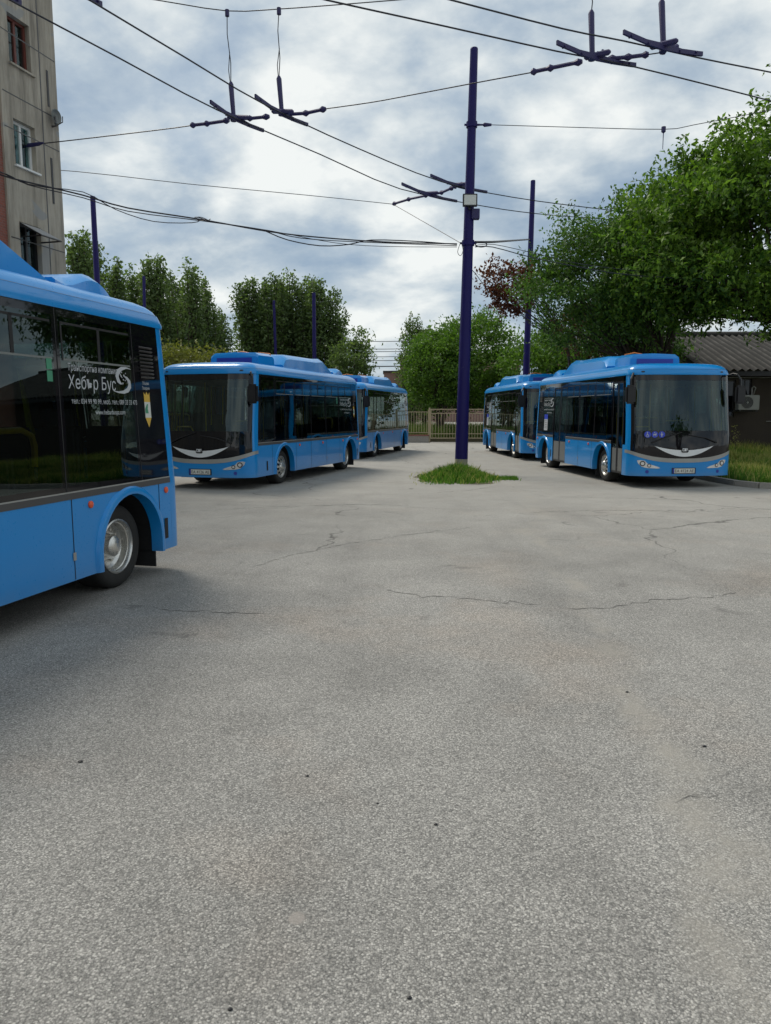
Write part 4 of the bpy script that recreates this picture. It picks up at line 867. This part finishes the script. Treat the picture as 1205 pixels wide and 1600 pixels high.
# ------------------------------------------------------------------ shed on the right
def shed():
    X0, X1, Y0, Y1, ZE, ZR = 12.3, 30.0, 29.6, 38.4, 3.55, 5.15
    root = empty('shed', (X0, Y0, 0)); L_ = X1 - X0; D_ = Y1 - Y0
    q = MB(); wx = [(0.25, 1.25, 1.6, 3.0), (1.40, 1.88, 2.36, 3.05), (2.75, 4.75, 1.5, 2.95)]; wx.sort()
    x = 0.0
    for a, b, c_, d_ in wx: q.box(x, a, 0, 0.3, 0, ZE); q.box(a, b, 0, 0.3, 0, c_); q.box(a, b, 0, 0.3, d_, ZE); x = b
    q.box(x, L_, 0, 0.3, 0, ZE); q.box(0, L_, 0.302, D_, 0, ZE)
    q.add([(0, 0.3, ZE), (0, D_ - 0.3, ZE), (0, D_ / 2, ZR - 0.15)], [(0, 1, 2)]); q.add([(L_, 0.3, ZE), (L_, D_ - 0.3, ZE), (L_, D_ / 2, ZR - 0.15)], [(0, 1, 2)])
    q.build('wall', 'shed_wall', root)
    for a, b, c_, d_ in wx:
        f_ = MB()
        for r_ in frame_rects(a, b, c_, d_, 0.05) + [((a + b) / 2 - 0.02, (a + b) / 2 + 0.02, c_ + 0.05, d_ - 0.05)]: f_.box(r_[0], r_[1], 0.08, 0.14, r_[2], r_[3])
        wf = f_.build('window', 'grey_trim', root); g = MB(); g.box(a + 0.04, b - 0.04, 0.10, 0.12, c_ + 0.04, d_ - 0.04); g.build('pane', 'black_glaze', wf)
    # corrugated sheets, both slopes
    for s in (0, 1):
        q = MB(); n_ = int((L_ + 0.8) / 0.075); vs = []
        e0 = (-0.75, ZE - 0.20) if s == 0 else (D_ + 0.75, ZE - 0.20)
        for i in range(n_ + 1):
            xx = -0.4 + i * 0.075; dz = 0.050 * cos(2 * pi * i / 4)
            for f_ in (0.0, 0.5, 1.0): vs.append((xx, e0[0] + (D_ / 2 - e0[0]) * f_, e0[1] + (ZR - e0[1]) * f_ + dz + (0.02 if f_ == 0.5 else 0)))
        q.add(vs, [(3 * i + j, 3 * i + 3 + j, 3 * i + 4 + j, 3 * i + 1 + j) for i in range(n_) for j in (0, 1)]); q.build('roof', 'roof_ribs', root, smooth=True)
    q = MB(); q.tube([(-0.4, D_ / 2, ZR + 0.03), (L_ + 0.4, D_ / 2, ZR + 0.03)], 0.12, 10); q.build('ridge_cap', 'roof_sheet', root, smooth=True)
    q = MB(); q.box(-0.4, L_ + 0.4, -0.66, -0.62, ZE - 0.42, ZE - 0.24); q.build('fascia', 'shed_dark', root)
    q = MB(); q.tube([(0.1, -0.03, 3.1), (3.0, -0.03, 3.1)], 0.015, 6); q.tube([(2.5, -0.03, 1.42), (6.0, -0.03, 1.42)], 0.015, 6); q.build('conduit', 'ac_white', root)
    tag(root, 'low dark shed with a corrugated grey roof behind the kerbside lawn', 'shed')
    c = AT(1168, 629, 29.15); a_ = empty('air_conditioner', c); tag(a_, 'pale outdoor air conditioner unit with round fan on the shed wall', 'air conditioner')
    q = MB(); q.box(-0.40, 0.40, -0.14, 0.16, -0.28, 0.28); q.build('casing', 'ac_white', a_, bevel=0.02)
    q = MB(); q.lathe([(-0.142, 0.225), (-0.150, 0.22), (-0.150, 0.205), (-0.146, 0.19), (-0.146, 0.06), (-0.152, 0.05), (-0.152, 0.001)], 32, 'y', (-0.06, 0, 0)); fg = q.build('fan_grille', 'shed_dark', a_)
    q = MB(); q.lathe([(-0.153, 0.045), (-0.158, 0.04), (-0.158, 0.001)], 20, 'y', (-0.06, 0, 0))
    for rr in (0.09, 0.13, 0.17, 0.21): q.lathe([(-0.150 + 0.005 * sin(t), rr + 0.005 * cos(t)) for t in [i * pi / 3 for i in range(7)]], 32, 'y', (-0.06, 0, 0))
    q.build('fan_hub', 'ac_white', fg)
    q = MB(); q.tube([(-0.5, 0.1, -0.32), (0.45, 0.1, -0.32)], 0.03, 6); q.tube([(-0.3, -0.1, -0.31), (-0.3, 0.4, -0.31)], 0.025, 6); q.tube([(0.3, -0.1, -0.31), (0.3, 0.4, -0.31)], 0.025, 6); q.build('bracket', 'grey_trim', a_)
    q = MB(); q.tube([(0.2, 0.12, 0.28), (0.2, 0.12, 0.55), (0.27, 0.12, 0.62), (0.34, 0.12, 0.55), (0.34, 0.3, 0.3)], 0.025, 6); q.build('pipe', 'ac_white', a_, smooth=True)
shed()
# ------------------------------------------------------------------ fence with gate
FY = 45.0
def fence(x0, x1, label):
    root = empty('fence', (x0, FY, 0)); L_ = x1 - x0
    q = MB(); q.box(0, L_, -0.15, 0.15, 0, 0.40); q.build('plinth', 'kerb_stone', root)
    q = MB(); q.box(-0.02, L_ + 0.02, -0.19, 0.19, 0.402, 0.46); q.build('coping', 'red_brick', root)
    npan = max(1, round(L_ / 2.6))
    for i in range(npan + 1): x = L_ * i / npan; q = MB(); q.box(x - 0.035, x + 0.035, -0.035, 0.035, 0.462, 1.92); q.build('post', 'fence_paint', root)
    for i in range(npan):
        a, b = L_ * i / npan + 0.036, L_ * (i + 1) / npan - 0.036; q = MB(); q.box(a, b, -0.018, 0.018, 0.56, 0.60); q.box(a, b, -0.018, 0.018, 1.78, 1.82)
        n_ = int((b - a) / 0.145)
        for j in range(n_): x = a + (j + 0.5) * (b - a) / n_; q.box(x - 0.012, x + 0.012, -0.012, 0.012, 0.602, 1.778)
        q.build('railing', 'fence_paint', root)
    return tag(root, label, 'fence', 'beige railing fence at the back of the yard')
fence(-16.0, 2.55, 'beige railing fence on a low plinth, left of the taller gate')
fence(6.35, 8.0, 'short beige railing fence piece right of the thick pole beside the far bus')
fence(8.05, 24.0, 'beige railing fence hidden behind the right row of buses')
g = empty('gate', (2.65, FY - 0.12, 0)); tag(g, 'taller beige metal gate with a double top rail, left of the thick pole', 'gate')
for i in range(2):
    a, b = i * 1.82, i * 1.82 + 1.79; q = MB()
    for r_ in frame_rects(a, b, 0.24, 1.98, 0.05): q.box(r_[0], r_[1], -0.025, 0.025, r_[2], r_[3])
    q.box(a + 0.05, b - 0.05, -0.02, 0.02, 1.70, 1.74); q.box(a + 0.05, b - 0.05, -0.02, 0.02, 0.50, 0.54); lf = q.build('gate_leaf', 'fence_paint', g)
    q = MB()
    for j in range(10): x = a + 0.05 + (b - a - 0.1) * (j + 0.5) / 10; q.box(x - 0.011, x + 0.011, -0.011, 0.011, 0.291, 1.70)
    for j in range(3): c_ = Vector((a + 0.45 + j * 0.45, 0, 1.84)); q.tube([c_ + Vector((0.10 * cos(t), 0, 0.07 * sin(t))) for t in [i_ * pi / 6 for i_ in range(13)]], 0.010, 5)
    q.build('bars', 'fence_paint', lf)
for x, lb in ((2.60, 0), (6.30, 1)): q = MB(); q.box(x - 2.65 - 0.045, x - 2.65 + 0.045, 0.03, 0.12, 0, 2.05); q.build('gate_post', 'fence_paint', g)
# ------------------------------------------------------------------ far brick building
fb = empty('brick_building', (0.0, 150, 0)); tag(fb, 'distant red brick building peeking out left of the far poplar', 'building')
q = MB(); q.box(-0.3, 3.0, 0, 8, 0, 9.6); q.box(3.002, 26, -1.5, 9, 0, 12.2); q.build('wall', 'far_brick', fb)
q = MB(); q.box(-0.5, 3.0, -0.3, 8.3, 9.602, 9.9); q.box(2.8, 26.2, -1.8, 9.3, 12.202, 12.6); q.build('roof', 'roof_sheet', fb)
for x in (3.6, 5.4): 
    for z in (6.2, 9.2): q = MB(); q.box(x, x + 1.1, -1.56, -1.503, z, z + 1.5); q.build('window', 'shed_dark', fb)
# ------------------------------------------------------------------ trees
def broad(name, base, c, r, nclump, per, spread, leaf, size, seed, label, forks=3, r0=0.22, kind='leaf', group=None, shell=0.55, cut=None, aspect=0.5, fork_h=None, fork_sp=0.5, cat='tree', limb_n=26):
    rng = np.random.default_rng(seed); pts, cl = crown_points(rng, c, r, nclump, per, spread, shell, cut)
    if kind == 'spray': pts = sprays(pts, rng, 6, size * 2.6)
    me = leaf_mesh('crown', pts, size, rng, aspect, 0.3)
    mb = MB(); fz = fork_h or (c[2] - r[2] * 0.75)
    fk = [(base[0] + rng.normal() * fork_sp, base[1] + rng.normal() * fork_sp, fz + rng.normal() * 0.3) for _ in range(forks)]
    trunk_mesh(mb, base, fk, cl[:limb_n], r0, rng)
    return finish_tree(name, base, mb, me, leaf, label, group, cat)
# big walnut overhanging from the right: several lobes of one crown
def walnut():
    rng = np.random.default_rng(11); P_ = []; CL = []
    lobes = [((12.6, 23.0, 8.6), (3.6, 3.0, 2.7), 74, 30), ((9.6, 23.8, 7.2), (2.7, 2.6, 2.1), 52, 28), ((15.0, 23.4, 10.2), (3.0, 2.8, 2.3), 46, 28), ((11.6, 22.8, 5.6), (3.4, 2.6, 1.4), 52, 26), ((15.2, 23.5, 6.2), (2.8, 2.6, 2.0), 44, 28), ((10.0, 24.2, 8.2), (2.0, 1.8, 1.5), 40, 28), ((9.2, 25.0, 6.2), (1.9, 1.6, 1.6), 34, 28), ((13.4, 24.6, 5.3), (3.4, 1.6, 0.9), 50, 28)]
    for c, r, n_, per in lobes:
        p, cl = crown_points(rng, c, r, n_, per, 0.40, 0.35); P_.append(p); CL += cl
    pts = sprays(np.concatenate(P_), rng, 7, 0.42); me = leaf_mesh('crown', pts, 0.17, rng, 0.46, 0.5, 0.4)
    mb = MB(); fk = [(14.2, 25.2, 3.9), (12.9, 24.6, 4.6), (15.4, 24.8, 4.8)]; trunk_mesh(mb, (14.3, 25.6, 0), fk, [CL[i] for i in range(0, len(CL), 7)], 0.26, rng)
    return finish_tree('walnut_tree', (14.3, 25.6, 0), mb, me, 'leaf_walnut', 'huge bright green walnut tree filling the upper right, overhanging the shed roof')
walnut()
broad('leafy_tree', (8.9, 27.8, 0), (7.75, 27.4, 6.35), (3.05, 2.6, 2.5), 165, 190, 0.33, 'leaf_dark', 0.135, 21, 'dark green tree with many thin stems behind the bus with round stickers', 5, 0.13, fork_h=3.4, fork_sp=0.8, shell=0.35, limb_n=50)
broad('leafy_tree', (10.8, 30.2, 0), (9.5, 26.6, 7.5), (2.5, 2.0, 2.3), 115, 190, 0.34, 'leaf_dark', 0.15, 22, 'dark tree between the multi stemmed tree and the walnut, behind both', 3, 0.18, shell=0.35)
broad('plum_tree', (8.9, 34.4, 0), (5.25, 32.4, 7.05), (1.15, 1.0, 1.15), 44, 62, 0.22, 'leaf_red', 0.17, 23, 'red leaved plum tree with loose twigs right of the thick pole', 3, 0.10, fork_h=4.6, fork_sp=0.5, shell=0.4, limb_n=24)
broad('plum_tree', (9.4, 33.0, 0), (9.0, 32.6, 5.4), (1.7, 1.3, 1.7), 40, 60, 0.25, 'leaf_red', 0.15, 24, 'brownish red plum tree glimpsed under the dark multi stemmed tree', 4, 0.09, fork_h=3.0, fork_sp=0.6, shell=0.3, limb_n=30)
broad('round_tree', (5.2, 52, 0), (5.3, 52, 5.2), (3.7, 3.0, 3.3), 150, 170, 0.42, 'leaf_bright', 0.22, 25, 'bright green round tree behind the gate and the thick pole', 3, 0.25)
broad('round_tree', (3.6, 49.5, 0), (3.4, 49.5, 4.3), (2.1, 1.8, 2.5), 80, 150, 0.36, 'leaf_bright', 0.20, 26, 'smaller bright green tree just left of the thick pole behind the gate', 3, 0.18)
broad('round_tree', (9.8, 47.5, 0), (9.7, 47.5, 4.2), (2.7, 2.2, 2.6), 80, 150, 0.42, 'leaf_bright', 0.22, 27, 'low yellowish green tree behind the far right bus', 3, 0.18)
broad('leafy_tree', (10.2, 31.2, 0), (10.1, 31.5, 3.7), (1.9, 1.5, 2.6), 60, 170, 0.4, 'leaf_dark', 0.15, 33, 'dark low tree at the left gable of the shed', 3, 0.14, fork_h=1.4)
broad('round_tree', (14.0, 50, 0), (14.0, 50, 5.0), (4.0, 2.5, 3.6), 90, 150, 0.5, 'leaf_dark', 0.26, 28, 'dark tree behind the shed, seen in gaps under the walnut', 3, 0.22)
broad('shrub', (-9.0, 34.5, 0), (-9.2, 34.5, 3.0), (2.6, 1.6, 1.75), 70, 150, 0.30, 'leaf_yellow', 0.16, 29, 'yellow green shrub showing above the roof of the bus with plate 4126', 3, 0.10, cat='shrub', shell=0.6)
broad('loose_tree', (-3.2, 66, 0), (-3.0, 66, 5.8), (1.9, 1.7, 3.3), 40, 120, 0.5, 'leaf_poplar', 0.30, 30, 'loose airy tree at the right end of the middle poplar row', 3, 0.2, shell=0.3)
def poplar_mesh(seed, H, rad, leaf=0.26, nb=34, per=210):
    rng = np.random.default_rng(seed); P_ = []; mb = MB(); mb.tube([(0, 0, -0.1), (0.05, 0, H * 0.5), (0, 0, H * 0.93)], [0.22, 0.14, 0.03], 8)
    for i in range(nb):
        a = rng.uniform(0, 2 * pi); z1 = H * rng.uniform(0.42, 0.98); z0 = max(H * 0.05, z1 - H * rng.uniform(0.35, 0.55)); rr = rad * rng.uniform(0.35, 1.0) * (1.0 if z1 < H * 0.85 else 0.62)
        if i < 4: z0, z1, rr = H * 0.55, H * rng.uniform(0.9, 1.0), rad * rng.uniform(0.1, 0.5)
        t = rng.uniform(0, 1, per) ** 0.8; rad_t = rr * (1 - (1 - t) ** 2.2)
        w_ = 0.26 * rad / 1.4 * (0.35 + np.sin(np.clip(t, 0, 1) * pi) ** 0.7) 
        p = np.stack([cos(a) * rad_t + rng.normal(size=per) * w_, sin(a) * rad_t + rng.normal(size=per) * w_, z0 + (z1 - z0) * t + rng.normal(size=per) * 0.15], 1); P_.append(p)
        mb.tube([(0, 0, z0), (cos(a) * rr * 0.7, sin(a) * rr * 0.7, z0 + (z1 - z0) * 0.4), (cos(a) * rr, sin(a) * rr, z1)], [0.07, 0.04, 0.01], 5)
    return leaf_mesh('crown', np.concatenate(P_), leaf, rng, 0.6, 0.1), mb
protos = []
for i, (H, rad) in enumerate(((14.0, 1.55), (14.0, 1.25), (14.0, 1.8), (14.0, 1.4))):
    me, mb = poplar_mesh(40 + i, H, rad); protos.append((me, mb))
PGR = 'tall poplars behind the yard'
pops = [(122, 352, 58, 0, 'poplar touching the corner of the block of flats'), (176, 398, 60, 1, 'poplar directly behind the tall left blue pole'), (205, 412, 63, 2, 'poplar between the two left blue poles, lower than its neighbours'), (240, 388, 60, 0, 'poplar behind the low far blue pole'),
        (292, 402, 60, 2, 'poplar with two tips above the tail of the closest bus'), (322, 432, 62, 3, 'poplar at the right end of the left row, beside the sky gap'), (343, 480, 64, 1, 'shortest poplar of the left row at the sky gap'), (150, 375, 66, 3, 'poplar further back between flats and left pole'), (268, 420, 66, 3, 'poplar further back right of the low far pole'),
        (386, 425, 70, 0, 'first poplar of the middle row, at the sky gap'), (408, 438, 72, 1, 'poplar of the middle row left of the thin pole'), (424, 424, 70, 3, 'poplar of the middle row behind the thin far pole'), (452, 418, 71, 2, 'tallest poplar in the centre of the middle row'), (476, 430, 72, 1, 'poplar of the middle row just left of the far central pole'),
        (494, 424, 70, 0, 'poplar of the middle row right behind the far central pole'), (520, 446, 71, 3, 'poplar on the right flank of the middle row'), (438, 432, 75, 0, 'poplar further back inside the middle row'), (645, 487, 60, 2, 'dark poplar standing left of the bright green trees'), (664, 505, 62, 0, 'second dark poplar half behind the bright green trees')]
pp = {}
for px, py, Y, v, lb in pops:
    tp = AT(px, py, Y)
    if v not in pp:
        t = finish_tree('poplar_tree', (0, 0, 0), protos[v][1], protos[v][0], 'leaf_poplar', lb, PGR); pp[v] = t; o = t
    else: o = copy_tree(pp[v])
    o.location = (tp.x, Y, 0); s_ = tp.z / 14.0; o.scale = (s_ * random.uniform(1.0, 1.2),) * 2 + (s_,); o.rotation_euler = (0, 0, random.uniform(0, 6.28)); o['label'] = lb
# trees on the near side of the yard, behind the photographer: they mirror in the windscreens
for i, (x, y, h_) in enumerate(((-13, -22, 8.5), (4, -26, 9.5), (20, -5, 8.0), (30, -22, 10), (-26, -30, 11))):
    broad('street_tree', (x, y, 0), (x, y, h_ * 0.66), (h_ * 0.42, h_ * 0.42, h_ * 0.34), 44, 44, 0.45, 'leaf_dark', 0.34, 60 + i, 'leafy tree behind the photographer, mirrored in the windscreens', 3, 0.2, group='trees behind the photographer')
# ------------------------------------------------------------------ grass
def blades(name, pts, hgt, mat, seed, label=None, lean=0.35, wid=0.012):
    rng = np.random.default_rng(seed); n = len(pts); h = hgt * rng.uniform(0.45, 1.15, n) if np.isscalar(hgt) else hgt * rng.uniform(0.7, 1.15, n)
    a = rng.uniform(0, 2 * pi, n); ln = rng.uniform(0.1, 1.0, n) * lean; dx = np.stack([np.cos(a), np.sin(a), np.zeros(n)], 1); b = rng.uniform(0, 2 * pi, n); wv_ = np.stack([np.cos(b), np.sin(b), np.zeros(n)], 1) * wid
    up = np.array([0, 0, 1.0]); v = np.empty((n, 5, 3)); m = pts + dx * (h * ln * 0.35)[:, None] + up * (h * 0.6)[:, None]
    v[:, 0] = pts - wv_; v[:, 1] = pts + wv_; v[:, 2] = m + wv_ * 0.7; v[:, 4] = m - wv_ * 0.7; v[:, 3] = pts + dx * (h * ln)[:, None] + up * h[:, None]
    me = bpy.data.meshes.new(name); me.vertices.add(n * 5); me.loops.add(n * 5); me.polygons.add(n)
    me.vertices.foreach_set('co', v.ravel()); me.loops.foreach_set('vertex_index', np.arange(n * 5)); me.polygons.foreach_set('loop_start', np.arange(n) * 5); me.update(calc_edges=True)
    me.materials.append(M[mat]); o = link(name, me); o['kind'] = 'stuff'
    if label: o['label'] = label
    return o
rng = np.random.default_rng(5)
n = 7000; u = rng.normal(size=(n, 2)) * 0.44; keep = (np.abs(u) < 0.98).all(1); u = u[keep]
pts = np.stack([1.92 + u[:, 0] * 1.05, 20.3 + u[:, 1] * 1.8 + (u[:, 0] * 0.25), np.zeros(len(u))], 1)
d_ = np.sqrt((u ** 2).sum(1)); blades('grass_clump', pts, np.clip(0.43 - 0.36 * d_, 0.06, 0.45), 'grass_green', 6, 'mound of long green grass round the foot of the thick pole', 0.7, 0.011)
sheet('soil_patch', [(1.95 + (1.14 + 0.14 * sin(5 * t + 1) + 0.10 * sin(11 * t)) * cos(t), 20.35 + (1.75 + 0.2 * sin(4 * t)) * sin(t)) for t in [i * 2 * pi / 60 for i in range(60)]], 0.005, 'soil')
n = 600; u = rng.normal(size=(n, 2)) * 0.52; u = u[(np.abs(u) < 1.1).all(1)]; blades('grass_clump', np.stack([1.92 + u[:, 0] * 1.15, 20.3 + u[:, 1] * 1.8, np.zeros(len(u))], 1), np.clip(0.52 - 0.4 * np.sqrt((u ** 2).sum(1)), 0.07, 0.5), 'grass_dry', 16, 'dry straw blades mixed into the grass mound round the thick pole', 0.9, 0.008)
n = 500; pts = np.stack([rng.uniform(2.8, 3.5, n), 20.0 + rng.normal(size=n) * 0.16, np.zeros(n)], 1); blades('grass_clump', pts, 0.10, 'grass_green', 7, 'thin strip of low grass right of the grass mound', 0.9, 0.012)
n = 60000; x = rng.uniform(8.62, 22, n); y = 17.6 + rng.uniform(0, 1, n) ** 1.3 * 11.7; y += np.where(x < 9.3, (9.3 - x) * 1.2, 0); pts = np.stack([x, y, np.full(n, 0.10)], 1)
hh = 0.20 + 0.22 * np.clip((y - 18) / 9, 0, 1) + 0.10 * np.sin(x * 2.1 + 1) * np.sin(y * 1.7); half = rng.uniform(size=n) < 0.42 + 0.25 * np.sin(x * 1.3 + y)
blades('grass', pts[half], hh[half] * 1.2, 'grass_dry', 8, 'dry seeding grass of the lawn before the shed', 0.5, 0.010); blades('grass', pts[~half], hh[~half], 'grass_green', 9, 'green grass of the lawn before the shed', 0.6, 0.012)
n = 26000; pts = np.stack([rng.uniform(-16, 12, n), 46 + rng.uniform(0, 1, n) ** 1.4 * 16, np.full(n, 0.25)], 1); blades('grass', pts, 0.75, 'grass_meadow', 10, 'tall meadow grass behind the railing fence', 0.5, 0.022)
for i in range(16):
    x, y = rng.uniform(10.5, 16.5), rng.uniform(24, 28.5); t = empty('wild_plant', (x, y, 0.1)); h_ = rng.uniform(0.7, 1.15); q = MB(); b_ = [Vector((0, 0, 0)), Vector((0.03, 0, h_ * 0.5)), Vector((rng.normal() * 0.1, 0, h_))]; q.tube(b_, [0.012, 0.009, 0.005], 5)
    for j in range(5): z = h_ * (0.5 + 0.1 * j); a = rng.uniform(0, 6.28); q.tube([Vector((0.02, 0, z)), Vector((cos(a) * 0.16, sin(a) * 0.16, z + 0.12))], 0.005, 4)
    q.build('stem', 'bark', t); pts = np.array([[cos(a) * r_, sin(a) * r_, h_ * z] for a, r_, z in zip(rng.uniform(0, 6.28, 60), rng.uniform(0, 0.2, 60), rng.uniform(0.3, 1.08, 60))]); me = leaf_mesh('leaves', pts, 0.06, rng); me.materials.append(M['grass_dry']); link('leaves', me, t)
    tag(t, 'tall dry weed stalk rising from the lawn in front of the shed', 'weed', 'weed stalks before the shed')
# a few loose pebbles on the asphalt
for px, py, sz in ((126, 1191, 0.011), (480, 1213, 0.008), (590, 1256, 0.006), (681, 1289, 0.008), (980, 1082, 0.009), (1101, 1167, 0.010), (640, 1560, 0.007), (360, 1578, 0.007)):
    p = PZ(px, py, 0.0); q = MB(); q.lathe([(-0.5 * sz, 0.001), (-0.2 * sz, 0.9 * sz), (0.25 * sz, 0.8 * sz), (0.6 * sz, 0.001)], 7, 'z', (0, 0, 0.45 * sz)); o = q.build('pebble', 'shed_dark', None, smooth=True); o.location = p; o.scale = (1.3, 0.9, 1); tag(o, 'tiny dark pebble lying on the open asphalt', 'pebble', 'pebbles on the asphalt')

def crack(pts, wd, seed):
    r_ = random.Random(seed); P_ = [PZ(x, y, 0.003) for x, y in pts]; c_ = []
    for a, b in zip(P_[:-1], P_[1:]):
        n_ = max(2, int((b - a).length / 0.06))
        for i in range(n_): p = a.lerp(b, i / n_); c_.append(Vector((p.x + r_.gauss(0, 0.012), p.y + r_.gauss(0, 0.03), 0.003)))
    c_.append(P_[-1]); q = MB(); vs = []
    for i, p in enumerate(c_): w_ = 0.75 * wd * r_.uniform(0.1, 1.2) * (0.2 if i in (0, len(c_) - 1) else 1); vs += [p + Vector((0, w_, 0)), p - Vector((0, w_, 0))]
    q.add(vs, [(2 * i, 2 * i + 2, 2 * i + 3, 2 * i + 1) for i in range(len(c_) - 1)]); tag(q.build('pavement_crack', 'crack_dark', None, fix=False), kind='structure')
simple('crack_dark', (0.12, 0.116, 0.108), 0.95)
crack([(240, 950), (300, 955), (420, 960)], 0.010, 1); crack([(600, 921), (660, 930), (760, 937), (845, 945)], 0.011, 2); crack([(880, 952), (950, 949), (1010, 938), (1060, 936), (1150, 925)], 0.012, 3)
crack([(395, 886), (450, 868), (540, 850), (640, 835), (740, 824)], 0.013, 4); crack([(830, 800), (960, 797), (1100, 799), (1204, 795)], 0.016, 5); crack([(800, 760), (850, 776), (960, 778), (1080, 781)], 0.016, 6)
crack([(280, 800), (420, 792), (560, 788), (640, 790)], 0.016, 7); crack([(1050, 1090), (1150, 1125)], 0.006, 8); crack([(1060, 1255), (1130, 1238)], 0.005, 9)
